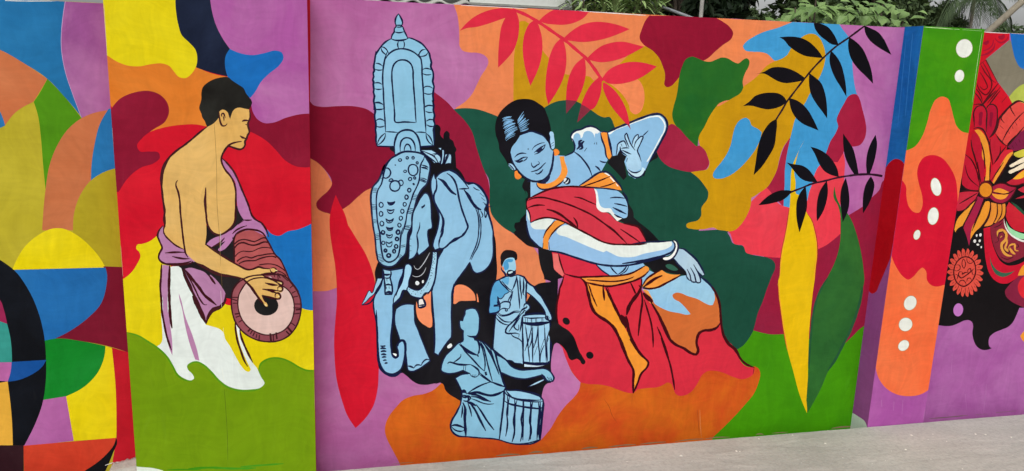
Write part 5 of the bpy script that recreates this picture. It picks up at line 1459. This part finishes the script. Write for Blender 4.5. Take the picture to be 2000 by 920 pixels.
Rw.fill('petal_stripe', 'E8942C', b + '735,452! 790,415 860,430 932,465! 840,478', b + '715,475! 800,490 920,482! 880,535 820,550 760,530', **NO)
Rw.fill('flower_ring', '5A1014', ell(1820, 300, 6.133, 645, 433, 88, 108), **NO)
Rw.fill('flower_centre', 'E48E24', ell(1820, 300, 6.133, 645, 436, 74, 84), second='D88420', **NO, label='orange centre of the big flower')
Rw.fill('petal', 'C01A2E', b + '925,580! 1000,640 1200,800! 1200,940! 980,905 900,790 883,690', second='D03038', **NO)
c = '@1820,420,6.133 '
Rw.fill('drop_border', 'C4122E', c + '620,160! 700,140! 715,300 760,440 830,560 900,602 1000,600 1200,480! 1200,700! 1000,770 900,820 820,817 740,770 690,700 650,560 628,350', second='D01C34', **NO, label='red border of the hanging drop')
Rw.fill('drop', '7C1E30', c + '700,140! 865,30! 905,150 980,255 1200,320! 1200,440! 1000,545 900,570 830,530 765,430 722,300', second='8E2A3C', amt=0.5, **NO, label='dark red hanging drop with golden scrolls')
Rw.fill('green_crescent', '2F5A44', c + '695,490! 720,580 770,650 840,690 920,690 995,665! 930,715 850,742 770,710 720,630', **NO)
Rw.fill('light_crescent', '96D2A0', c + '888,65! 925,140 1000,190 1200,240! 1200,290! 1000,262 930,200 900,135', **NO)
Rw.fill('light_crescent', 'DADAD2', c + '862,30! 885,130 950,225 1050,285 1200,320! 1200,340! 1040,305 935,235 875,140', **NO)
Rw.lines('gold_scroll', 'D8963C', c.strip() + '\n5 790,260 790,200 840,180 890,220 880,300 840,340 845,420 900,480 960,490\n4 880,240 900,330 880,400 910,430 940,360 990,350 1000,420 1040,430\n4 820,270 840,250\n5 940,400 960,440 1000,470', scuff=0.0)
Rw.lines('drop_scroll', '400A16', c.strip() + '\n2 740,150 800,130 850,90\n2 760,330 800,310 790,260 810,220 850,200 870,250 830,280\n2 860,350 870,420 920,460 930,380 980,370\n2 830,500 900,530 980,500\n2 1020,340 1040,380 1010,390', scuff=0.0)
Rw.fill('petal', '7E1E3A', '@1820,540,6.133 875,180 920,110 1000,30 1060,-20! 1200,-20! 1200,375! 1110,372 1040,345 940,290 888,235', second='8E2644', **NO)
Rw.fill('petal', 'CC1E2C', '@1820,540,6.133 1030,120 1060,40 1200,-40! 1200,300! 1060,225', **NO)
Rw.fill('petal_stripe', 'E8922A', c + '1030,725! 1110,590 1200,560! 1200,700! 1060,725', '@1820,540,6.133 1058,712! 1110,650 1200,600! 1200,820! 1090,770', **NO)
# round folk-style flower
sf = []
n = 22
for i in range(n):
    for dr_, da_ in ((0.82, -0.46), (1.04, 0.0), (0.98, 0.34)):
        an = 2 * math.pi * (i + da_) / n
        sf.append('%.1f,%.1f' % (400 + 210 * dr_ * math.cos(an), 690 + 282 * dr_ * math.sin(an)))
fl = Rw.fill('round_flower', 'D84A3C', c + ' '.join(sf), second='E2584A', **NO, label='round red flower with short petals')
ln = []
for i in range(n):
    an = 2 * math.pi * (i + 0.5) / n
    ln.append('2.6 %.0f,%.0f %.0f,%.0f' % (400 + 138 * math.cos(an), 685 + 190 * math.sin(an), 400 + 195 * math.cos(an), 690 + 262 * math.sin(an)))
    an = 2 * math.pi * i / n
    ln.append('1.6 %.0f,%.0f %.0f,%.0f' % (400 + 160 * math.cos(an), 688 + 215 * math.sin(an), 400 + 185 * math.cos(an), 690 + 245 * math.sin(an)))
Rw.lines('petal_line', '4A0C10', c.strip() + '\n' + '\n'.join(ln) + '''
2.6c 265,650 290,580 350,515 420,500 490,540 525,640 510,740 460,810 380,855 310,820 270,740
1.8c 380,525 405,580 385,640 360,590
1.8 420,510 430,570 470,580 500,550
1.8 290,600 330,600 340,640 300,670 270,660
2.4 370,685 330,680 320,720 350,755 400,730 440,700 470,670 460,640 430,660 435,690
2.4 370,685 360,710 395,690 430,685
1.8 510,640 480,670 490,710 515,720
1.8 280,710 310,720 300,770
1.8 320,840 340,790 370,780 405,810 410,850
1.8 420,800 430,760 460,755 475,790
3 450,555 455,560
3 300,625 303,632
3 440,785 443,792
3 362,825 365,832''', parent=fl, scuff=0.0)
for (x, y, rx, ry) in ((538, 245, 10, 18), (582, 238, 15, 20), (514, 312, 17, 21), (573, 309, 13, 17), (551, 355, 17, 12), (592, 384, 8, 14)):
    Rw.fill('white_dot', 'E6E2DC', ell(1820, 420, 6.133, x, y, rx, ry, 10, 8), **NO)
Rw.fill('purple_dot', 'B46CB4', ell(1820, 540, 6.133, 316, 400, 58, 78, 8), **NO, label='purple oval on the black field')
Rw.lines('ornament_line', '3A0A10', '''@1820,180,6.133
3 505,150 610,155 650,210 655,350 650,480
2.6 650,200 680,155 730,145 775,180 785,260 770,400 730,490 690,545
2.6 510,420 505,330 505,230 540,175 610,160
3.4 500,440 545,425 600,440 660,540 695,660
3 470,570 480,660 520,800 545,920
2.6 590,600 625,750 635,920
2.6 510,0 580,90 610,150
3 610,155 690,60 770,-20
2.6 660,190 740,80 820,-20
4 690,545 740,500 780,420 800,330 870,240 960,150 1040,105 1110,125
3 765,500 830,590 890,640 910,650
2.4 840,600 900,480 1000,340 1110,230
2 860,265 830,310 870,370
2 960,200 940,180 1000,290
2 815,400 860,440
2 920,470 930,500
2 960,410 975,440
2 1000,360 1020,400
2 1050,320 1060,350
2.6 910,650 1000,540 1110,410
1.8 960,640 985,680
1.8 1000,600 1020,640
1.8 1040,560 1060,610
3 890,650 820,740 750,850
2.6 700,560 695,650 715,780 730,870
2.6 820,650 815,740 740,860
@1820,300,6.133
3 545,100 570,260 590,350
2.6 700,100 695,250 690,320
3 975,0 900,120 830,240 745,365
2.4 860,100 760,250 710,325
2.6 400,10 470,70 520,160 560,300 575,380
2.6 360,370 410,420 480,442 560,442
2 400,140 440,280 560,395
3 340,450 450,445 550,455
2.6 330,600 450,530 550,470
3 310,690 380,680 470,600 540,530
3 370,865 420,780 480,660 545,540
2.6 480,930 520,830 580,690 620,560
2.6 700,560 700,690 650,800 560,910
2.4 780,600 780,740 720,860
2.4 838,600 830,740 770,830
2.4 885,600 870,760 800,830
2.6 690,525 760,585 830,600 900,575 970,500 1015,408
2.4 720,460 800,475 860,485 930,470 1010,410
2.6 740,385 800,358 870,358 930,385 1010,405
3 890,345 940,380 1000,385 1110,350''', scuff=0.0)
Rw.fill('green_edge', '1F4A34', b + '945,575! 1010,610 1110,700 1200,790! 1200,840! 1100,735 1010,650', **NO)
Rw.lines('chipped_edge', 'E4DCD8', '@0,0,1\n1.8 1921,62.5 1950,64 1972,65\n2 1975,65 2000,66.5', taper=True, scuff=0.0)
Rw.lines('brush_streak', 'AE6CA8', '@0,0,1\n1.4 1927,750 1924,780 1921,806\n1.6 1885,770 1888,800\n1.4 1840,760 1836,790\n2 1860,690 1858,730', scuff=0.0)
Rw.lines('foot_stain', '7E6468', '@0,0,1\n1.8 1815,817.5 1850,815 1890,811\n1.4 1905,810 1930,808.5\n1.8 1945,806 1985,802.5', scuff=0.0)
# ================================================================== ground
def concrete():
    m = bpy.data.materials.new('worn_concrete')
    m.use_nodes = True
    nt = m.node_tree
    b = nt.nodes['Principled BSDF']
    pos = N(nt, 'ShaderNodeNewGeometry').outputs['Position']
    n1 = noise(nt, pos, 1.1, 6, 0.62, 0.5)
    n2 = noise(nt, stretch(nt, pos, (3.0, 14, 3), (2, 1, 0), (0, 0, 0.5)), 1.0, 5, 0.65, 0.8)
    n3 = noise(nt, pos, 55, 5, 0.7)
    col = mixc(nt, ramp(nt, n1, 0.32, 0.70), (0.29, 0.288, 0.25), (0.445, 0.438, 0.388))
    col = mixc(nt, math_node(nt, 'MULTIPLY', ramp(nt, n2, 0.48, 0.70), 0.65), col, (0.50, 0.487, 0.432))
    col = mixc(nt, math_node(nt, 'MULTIPLY', ramp(nt, n3, 0.45, 0.72), 0.5), col, (0.235, 0.232, 0.21))
    v = nt.nodes.new('ShaderNodeTexVoronoi')
    v.inputs['Scale'].default_value = 34
    nt.links.new(pos, v.inputs['Vector'])
    sp = ramp(nt, v.outputs['Distance'], 0.10, 0.05)
    n4 = ramp(nt, noise(nt, pos, 4.5, 3, 0.6), 0.60, 0.70)
    col = mixc(nt, math_node(nt, 'MULTIPLY', math_node(nt, 'MULTIPLY', sp, n4), 0.7, True), col, (0.62, 0.6, 0.55))
    nt.links.new(col, b.inputs['Base Color'])
    bp = N(nt, 'ShaderNodeBump')
    bp.inputs['Strength'].default_value = 0.5
    bp.inputs['Distance'].default_value = 0.006
    nt.links.new(math_node(nt, 'ADD', n3, math_node(nt, 'MULTIPLY', n2, 1.5)), bp.inputs['Height'])
    nt.links.new(bp.outputs[0], b.inputs['Normal'])
    b.inputs['Roughness'].default_value = 0.85
    b.inputs['Specular IOR Level'].default_value = 0.25
    return m
CONC = concrete()
EARTH = plain('bare_earth', '6A5C48', 0.95, 0.35, 3.0, 0.5, 0.1)
V, F = [], []
rs = random.Random(11)
xs = [-80, -20, -6] + [-6 + 0.06 * i for i in range(1, 240)] + [20, 80]
ye = FRONT - 0.0025
for x in xs:
    j = rs.uniform(-0.0022, 0.0) if -6 < x < 9 else 0.0
    V += [(x, -80, 0.0), (x, ye + j, 0.0), (x, ye + j, -0.12)]
for i in range(len(xs) - 1):
    a, b = 3 * i, 3 * i + 3
    F += [[a, b, b + 1, a + 1], [a + 1, b + 1, b + 2, a + 2]]
pv = link('pavement', mesh('pavement', V, F, CONC)); tag(pv, kind='structure')
gr = link('ground', mesh('ground', [(-400, -400, -0.125), (400, -400, -0.125), (400, 400, -0.125), (-400, 400, -0.125)], [[0, 1, 2, 3]], EARTH))
tag(gr, kind='structure')
# grit and flakes lying on the pavement
V, F = [], []
rs = random.Random(5)
def pebble(x, y, r):
    n = len(V)
    for k in range(6):
        a = k * math.pi / 3 + rs.uniform(-.3, .3)
        q = r * rs.uniform(0.7, 1.2)
        V.append((x + q * math.cos(a), y + q * math.sin(a), 0.0002))
    V.append((x + rs.uniform(-.2, .2) * r, y, r * rs.uniform(0.35, 0.8)))
    for k in range(6): F.append([n + k, n + (k + 1) % 6, n + 6])
for (px, py) in ((1769, 878), (1482, 857), (1612, 866), (1822, 848), (1905, 848), (1925, 849), (1975, 854), (1438, 881), (1445, 882), (1330, 890), (1880, 916), (1780, 850), (1548, 850)):
    q = onZ(px, py, 0); pebble(q.x, q.y, rs.uniform(0.0035, 0.0065))
for i in range(90):
    q = onZ(rs.uniform(700, 2100), rs.uniform(840, 1000), 0)
    if q.y < -0.15: pebble(q.x, q.y, rs.uniform(0.0012, 0.0032))
pb = link('loose_grit', mesh('loose_grit', V, F, plain('grit', 'D8D4C8', 0.9, 0.3, 60))); tag(pb, kind='stuff')
# cement lump in the corner between left wall and drummer pillar
def lump(name, x0, x1, y0, y1, z0, z1, mat, seed):
    rs = random.Random(seed)
    nx, ny = 14, 7
    V, F = [], []
    for j in range(ny + 1):
        for i in range(nx + 1):
            u, v = i / nx, j / ny
            e = min(1, 6 * u) * (0.55 + 0.45 * min(1, 4 * v))
            V.append((x0 + (x1 - x0) * u, y0 + (y1 - y0) * v, z0 + (z1 - z0) * e * (0.8 + 0.2 * u) + rs.uniform(-.004, .004)))
    for j in range(ny):
        for i in range(nx):
            a = j * (nx + 1) + i
            F.append([a, a + 1, a + nx + 2, a + nx + 1])
    n = len(V)
    base = [(x0, y0, -0.12), (x1, y0, -0.12), (x1, y1, -0.12), (x0, y1, -0.12)]
    V += base
    F.append([n, n + 1] + [nx - i for i in range(nx + 1)])
    F.append([n + 1, n + 2] + [(ny - j) * (nx + 1) + nx for j in range(ny + 1)])
    F.append([n + 2, n + 3] + [ny * (nx + 1) + i for i in range(nx + 1)])
    F.append([n + 3, n] + [j * (nx + 1) for j in range(ny + 1)])
    return link(name, mesh(name, V, F, mat, True))
q0 = onY(203, 908, -0.03)
lm = lump('cement_lump', q0.x, -0.6850, -0.112, -0.0006, -0.06, q0.z + 0.012, CONC, 4)
tag(lm, 'rough grey cement lump in the corner between the arcs wall and the drummer pillar', 'cement lump')

# ================================================================== behind the wall: low shed with sheet roof
GREY_SHEET = plain('fibre_cement', 'A3A49C', 0.85, 0.18, 9, 0.4)
WHITE_BOARD = plain('weathered_white', 'CFD3CC', 0.75, 0.10, 5, 0.25)
SHADE_WALL = plain('shade_toned_wall', '2E2620', 0.9, 0.3, 6, 0.3)  # shade in the gap under the fascia, put into the wall colour
shed = empty('low_shed', (1.0, 0.9, -0.12), 'low shed with white fascia board and grey corrugated roof edge behind the wall', 'shed')
def part(name, V, F, mat, parent, smooth=False):
    o = link(name, mesh(name, V, F, mat, smooth), parent)
    o.matrix_parent_inverse = Matrix.Translation(-parent.location)
    return o
def box(x0, x1, y0, y1, z0, z1):
    V = [(x0, y0, z0), (x1, y0, z0), (x1, y1, z0), (x0, y1, z0), (x0, y0, z1), (x1, y0, z1), (x1, y1, z1), (x0, y1, z1)]
    F = [[0, 3, 2, 1], [4, 5, 6, 7], [0, 1, 5, 4], [1, 2, 6, 5], [2, 3, 7, 6], [3, 0, 4, 7]]
    return V, F
YF = 0.60
b0, b1 = onY(918, 8.5, YF), onY(1131, 17.5, YF)
zb = (b0.z + b1.z) / 2
part('fascia_board', *box(b0.x, b1.x, YF, YF + 0.03, zb, zb + 0.30), WHITE_BOARD, shed)
part('fascia_trim', *box(b0.x - 0.004, b1.x, YF - 0.012, YF - 0.001, zb - 0.004, zb + 0.006), plain('grey_trim', '8E9088', 0.8, 0.2, 12), shed)
part('shed_wall', *box(-0.6, b1.x - 0.01, YF + 0.22, YF + 1.6, -0.12, zb + 0.10), SHADE_WALL, shed)
# corrugated sheet, wave along x
V, F = [], []
x0, x1 = onY(640, 0, YF).x, b0.x - 0.006
lam = onY(857, 3, YF).x - onY(805, 3, YF).x
xc = onY(805, 3, YF).x
zc = onY(805, 4.5, YF).z
n = int((x1 - x0) / (lam / 14))
for i in range(n + 1):
    x = x0 + (x1 - x0) * i / n
    wv = 0.011 * math.cos(2 * math.pi * (x - xc) / lam)
    for (y, dz) in ((YF - 0.03, 0.0), (YF + 1.7, 0.35)):
        V += [(x, y, zc + wv + dz - 0.007), (x, y, zc + wv + dz + 0.002)]
for i in range(n):
    a, b = 4 * i, 4 * (i + 1)
    F += [[a, b, b + 1, a + 1], [a + 1, b + 1, b + 3, a + 3], [a + 2, a + 3, b + 3, b + 2], [a, a + 2, b + 2, b]]
part('roof_sheet', V, F, GREY_SHEET, shed, True)
part('roof_ridge_board', *box(x0, x1, YF + 0.02, YF + 0.05, zc + 0.022, zc + 0.30), plain('grey_board', 'A0A29A', 0.85, 0.15, 9), shed)

# ================================================================== foliage
def leaf_mat(name, h, h2, rough=0.55):
    m = bpy.data.materials.new(name)
    m.use_nodes = True
    nt = m.node_tree
    b = nt.nodes['Principled BSDF']
    g = N(nt, 'ShaderNodeNewGeometry')
    n1 = noise(nt, g.outputs['Position'], 3.5, 3, 0.6)
    f = math_node(nt, 'ADD', math_node(nt, 'MULTIPLY', g.outputs['Random Per Island'], 0.7), math_node(nt, 'MULTIPLY', n1, 0.5), True)
    col = mixc(nt, f, lin(h), lin(h2))
    nt.links.new(col, b.inputs['Base Color'])
    b.inputs['Roughness'].default_value = rough
    b.inputs['Specular IOR Level'].default_value = 0.2
    return m
BARK = plain('pale_bark', '9A948A', 0.9, 0.3, 14, 0.5)
BARKD = plain('dark_bark', '5A5046', 0.95, 0.3, 12, 0.6)

def leaf(V, F, base, dirv, up, L, Wd, bend=0.2):
    """one pointed leaf, folded along its rib: 6 triangles"""
    d = dirv.normalized()
    s = d.cross(up)
    if s.length < 1e-3: s = d.cross(Vector((1, 0, 0.2)))
    s.normalize()
    u = s.cross(d)
    n = len(V)
    dr = lambda t: base + d * (L * t) - u * (bend * L * t * t)
    V += [dr(0), dr(.38) + s * Wd + u * (Wd * .3), dr(.38), dr(.38) - s * Wd + u * (Wd * .3),
          dr(.72) + s * (Wd * .65) + u * (Wd * .2), dr(.72), dr(.72) - s * (Wd * .65) + u * (Wd * .2), dr(1.0)]
    F += [[n, n + 2, n + 1], [n, n + 3, n + 2], [n + 1, n + 2, n + 5, n + 4], [n + 2, n + 3, n + 6, n + 5], [n + 4, n + 5, n + 7], [n + 5, n + 6, n + 7]]
def rdir(rs, zmin=-1.0):
    while True:
        v = Vector((rs.uniform(-1, 1), rs.uniform(-1, 1), rs.uniform(zmin, 1)))
        if 0.1 < v.length < 1: return v.normalized()
def tube(V, F, pts, r0, r1, n=7):
    k = len(V)
    m = len(pts)
    for i, p in enumerate(pts):
        a = pts[max(0, i - 1)]; b = pts[min(m - 1, i + 1)]
        t = (b - a).normalized()
        s = t.cross(Vector((0.3, 1, 0.1))).normalized(); u = s.cross(t)
        r = r0 + (r1 - r0) * i / (m - 1)
        for j in range(n):
            an = 2 * math.pi * j / n
            V.append(p + s * (r * math.cos(an)) + u * (r * math.sin(an)))
    for i in range(m - 1):
        for j in range(n):
            F.append([k + i * n + j, k + i * n + (j + 1) % n, k + (i + 1) * n + (j + 1) % n, k + (i + 1) * n + j])

def tree(name, label, cat, foot, crown_c, radii, clumps, per, L, Wd, mat, bark, seed, group=None, tr=0.09, fill=0.55, zmin=-1.0):
    rs = random.Random(seed)
    root = empty(name, foot, label, cat, group)
    V, F = [], []
    cc = Vector(crown_c)
    ft = Vector(foot)
    pts = [ft + (cc - ft) * t + Vector((0.10 * math.sin(5 * t + seed), 0.06 * math.sin(7 * t), 0)) for t in (0, .2, .4, .6, .8, 1.0)]
    tube(V, F, pts, tr, tr * 0.45)
    centres = []
    for i in range(clumps):
        d = rdir(rs)
        q = rs.uniform(fill, 1.0)
        c = cc + Vector((d.x * radii[0] * q, d.y * radii[1] * q, d.z * radii[2] * q))
        centres.append((c, rs.uniform(0.16, 0.32) * (sum(radii) / 3)))
        if i % 3 == 0:
            s = pts[rs.choice((2, 3, 4, 5))]
            tube(V, F, [s, s.lerp(c, .5) + Vector((0, 0, .05)), c], tr * 0.3, tr * 0.08, 5)
    part('trunk', V, F, bark, root, True)
    V, F = [], []
    for c, r in centres:
        for k in range(per):
            d = rdir(rs)
            p = c + d * (r * rs.random() ** 0.5)
            dv = (d + rdir(rs) * 0.8 + Vector((0, 0, -0.35)))
            leaf(V, F, p, dv, rdir(rs, 0.1), L * rs.uniform(.6, 1.3), Wd * rs.uniform(.7, 1.25), rs.uniform(0, .4))
    part('crown', V, F, mat, root)
    return root

G_NEAR = leaf_mat('leaf_pale', '4E6A36', '9CB274', 0.45)
G_DARK = leaf_mat('leaf_dark', '131F16', '26371F', 0.6)
G_MID = leaf_mat('leaf_mid', '2A3B24', '4A5C36', 0.55)
G_BROAD = leaf_mat('leaf_broad', '41602C', '7E9A5C', 0.45)
G_GREY = leaf_mat('leaf_greygreen', '324329', '586C46', 0.6)
G_PALM = leaf_mat('leaf_palm', '2A3A24', '4C5E3C', 0.5)

# near shrubs with long narrow leaves, in rosettes
def rosette_shrub(px, py, Y, seed, label, ntop=7):
    rs = random.Random(seed)
    top = onY(px, py, Y)
    root = empty('shrub', (top.x, Y, -0.12), label, 'shrub', 'narrow leaved shrubs behind the wall')
    V, F = [], []
    heads = []
    for i in range(ntop):
        h = top + Vector((rs.uniform(-.11, .11), rs.uniform(-.10, .12), rs.uniform(-.05, .07)))
        heads.append(h)
        tube(V, F, [Vector((top.x + rs.uniform(-.03, .03), Y, -0.12)), Vector((top.x, Y, 1.0)), h], 0.012, 0.005, 5)
    part('stem', V, F, BARKD, root, True)
    V, F = [], []
    for h in heads:
        for k in range(26):
            an = k * 2.4
            el = rs.uniform(-0.35, 1.1)
            d = Vector((math.cos(an) * math.cos(el), math.sin(an) * math.cos(el), math.sin(el)))
            leaf(V, F, h - Vector((0, 0, .004 * k)), d, Vector((0, 0, 1)), rs.uniform(.06, .12), rs.uniform(.006, .011), rs.uniform(.1, .5))
    part('foliage', V, F, G_NEAR, root)
rosette_shrub(1162, 16, 0.55, 1, 'narrow leaved shrub right against the white fascia', 6)
rosette_shrub(1205, 12, 0.62, 2, 'narrow leaved shrub in the middle of the row by the shed', 8)
rosette_shrub(1255, 2, 0.70, 3, 'narrow leaved shrub beside the slanting pipe, tallest of its row', 8)

# slanting grey pipe
V, F = [], []
pa, pb_ = onY(1235, -8, 0.95), onY(1356, 37, 0.55)
tube(V, F, [pa + (pa - pb_) * 0.8, pa, pb_, pb_ + (pb_ - pa) * 0.15], 0.0075, 0.0075, 10)
o = link('pipe', mesh('pipe', V, F, plain('grey_pipe', '8C9094', 0.5, 0.15, 10, 0.1), True))
tag(o, 'slanting grey pipe running down behind the wall top', 'pipe')

# thin pale trunk
def palm(name, label, foot, top, r, nf, flen, seed, mat, group=None, droop=1.0, bark=None):
    rs = random.Random(seed)
    root = empty(name, foot, label, 'palm', group)
    V, F = [], []
    f0, t0 = Vector(foot), Vector(top)
    tube(V, F, [f0.lerp(t0, i / 8) + Vector((0, 0, 0)) for i in range(9)], r, r * 0.8, 9)
    part('trunk', V, F, bark or BARK, root, True)
    for k in range(nf):
        an = 2 * math.pi * k / nf + rs.uniform(-.25, .25)
        el = rs.uniform(-0.15, 1.1)
        V, F = [], []
        L = flen * rs.uniform(.8, 1.1)
        d = Vector((math.cos(an) * math.cos(el), math.sin(an) * math.cos(el), math.sin(el)))
        pts = []
        p = t0.copy()
        for i in range(13):
            pts.append(p.copy())
            d = (d + Vector((0, 0, -0.13 * droop))).normalized()
            p = p + d * (L / 12)
        tube(V, F, pts, 0.016 * flen / 2, 0.004, 4)
        for i in range(1, 12):
            for sub in (0, .33, .66):
                q = pts[i].lerp(pts[i + 1], sub)
                t = (pts[i + 1] - pts[i]).normalized()
                s = t.cross(Vector((0, 0, 1))).normalized()
                for sg in (-1, 1):
                    ll = flen * 0.26 * math.sin(math.pi * min(0.97, (i + sub) / 12 + .08)) * rs.uniform(.8, 1.1)
                    leaf(V, F, q, t * 0.7 + s * sg + Vector((0, 0, -.35)), Vector((0, 0, 1)), ll, 0.007 * flen, .35)
        part('frond', V, F, mat, root)
    return root
q = onY(1365, 16, 1.5)
palm('areca_palm', 'slim palm with smooth pale trunk behind the red maroon blob', (q.x, 1.5, -0.12), (q.x + 0.03, 1.5, 3.4), 0.0135, 8, 1.0, 21, G_DARK, bark=plain('areca_bark', 'A8A69E', 0.85, 0.2, 10, 0.2))
q = onY(1484, 20, 6.0)
palm('coconut_palm', 'far thin palm standing before the first gap of sky', (q.x + 0.06, 6.0, -0.12), (q.x - 0.35, 6.0, 4.2), 0.035, 11, 2.0, 22, G_PALM, bark=BARKD)
qa, qb = onY(1897, 60, 7.0), onY(1902, -10, 7.0)
palm('coconut_palm', 'palm with drooping grey green fronds above the green pillar top', (qa.x - 0.02, 7.0, -0.12), (qb.x + 0.02, 7.0, 2.75), 0.03, 16, 1.25, 23, G_PALM, droop=1.6)
qa, qb = onY(1930, 62, 6.0), onY(2005, -5, 6.0)
dq = qb - qa
palm('coconut_palm', 'palm with a strongly leaning trunk at the far right', tuple(qa - dq * ((qa.z + 0.12) / dq.z)), tuple(qb + dq * 1.6), 0.05, 7, 1.2, 24, G_PALM, bark=plain('lean_bark', '8A8272', 0.9, 0.25, 12, 0.4))

# broad leaved climber
def broad(px, Y, w_, h_, seed, label, n):
    rs = random.Random(seed)
    c = onY(px, 20, Y)
    root = empty('broadleaf_shrub', (c.x, Y, -0.12), label, 'shrub', 'broad leaved shrubs behind the wall')
    V, F = [], []
    for i in range(7):
        e = c + Vector((rs.uniform(-w_, w_), rs.uniform(-.15, .15), rs.uniform(-.1, h_)))
        tube(V, F, [Vector((c.x, Y, -0.12)), Vector((c.x + rs.uniform(-.1, .1), Y, 1.1)), e], 0.014, 0.004, 5)
    part('stem', V, F, BARKD, root, True)
    V, F = [], []
    for i in range(n):
        x, y, z = rs.uniform(-w_, w_), rs.uniform(-.3, .3), rs.uniform(-.35, h_)
        if z > h_ * (1.05 - 0.8 * abs(x / w_) ** 2) * (0.75 + 0.3 * math.sin(9 * x + seed)): continue
        d = Vector((rs.uniform(-1, 1), rs.uniform(-1.3, .3), rs.uniform(-.9, .35)))
        leaf(V, F, c + Vector((x, y, z)), d, Vector((0, -.5, 1)), rs.uniform(.05, .085), rs.uniform(.018, .032), rs.uniform(.1, .45))
    part('foliage', V, F, G_BROAD, root)
broad(1605, 1.0, 0.17, 0.07, 31, 'pale broad leaved shrub spilling over above the light blue paint', 560)
broad(1692, 1.15, 0.16, 0.045, 32, 'pale broad leaved shrub above the mauve paint, lower than its neighbour', 300)

def at(px, py, Y):
    q = onY(px, py, Y); return (q.x, q.y, q.z)
def ft(px, Y):
    q = onY(px, 60, Y); return (q.x, Y, -0.12)
TG = 'trees standing behind the wall'
tree('dense_tree', 'dark dense tree behind the narrow leaved shrubs', 'tree', ft(1215, 3.4), at(1215, -60, 3.4), (0.75, 0.6, 0.85), 46, 120, .10, .022, G_DARK, BARKD, 41, TG)
tree('dense_tree', 'dark dense tree between the pipe and the pale palm trunk', 'tree', ft(1325, 3.0), at(1320, -40, 3.0), (0.62, 0.6, 0.8), 46, 120, .10, .020, G_DARK, BARKD, 42, TG)
tree('dense_tree', 'dark bushy tree just left of the first gap of sky', 'tree', ft(1415, 3.2), at(1400, -20, 3.2), (0.23, 0.4, 0.62), 40, 110, .08, .018, G_DARK, BARKD, 43, TG)
tree('bushy_tree', 'mid green tree behind the broad leaved shrubs', 'tree', ft(1580, 5.0), at(1578, -70, 5.0), (0.46, 0.6, 1.0), 62, 110, .10, .025, G_MID, BARKD, 44, TG)
tree('bushy_tree', 'mid green tree right of the broad leaved shrubs', 'tree', ft(1725, 5.5), at(1722, -20, 5.5), (0.38, 0.6, 0.7), 58, 120, .09, .02, G_MID, BARKD, 45, TG)
tree('fine_leaved_tree', 'grey green fine leaved tree left of the drooping palm', 'tree', ft(1815, 7.5), at(1812, 62, 7.5), (0.46, 0.5, 0.37), 60, 130, .07, .016, G_GREY, BARKD, 46, TG)
tree('fine_leaved_tree', 'low grey green tree beyond the leaning palm trunk', 'tree', ft(1975, 9.0), at(1985, 78, 9.0), (0.6, 0.6, 0.22), 40, 110, .08, .018, G_GREY, BARKD, 47, TG)
tree('bushy_tree', 'small green bush low under the first gap of sky', 'tree', ft(1462, 4.0), at(1466, 60, 4.0), (0.17, 0.3, 0.17), 26, 110, .06, .016, G_MID, BARKD, 48, TG)
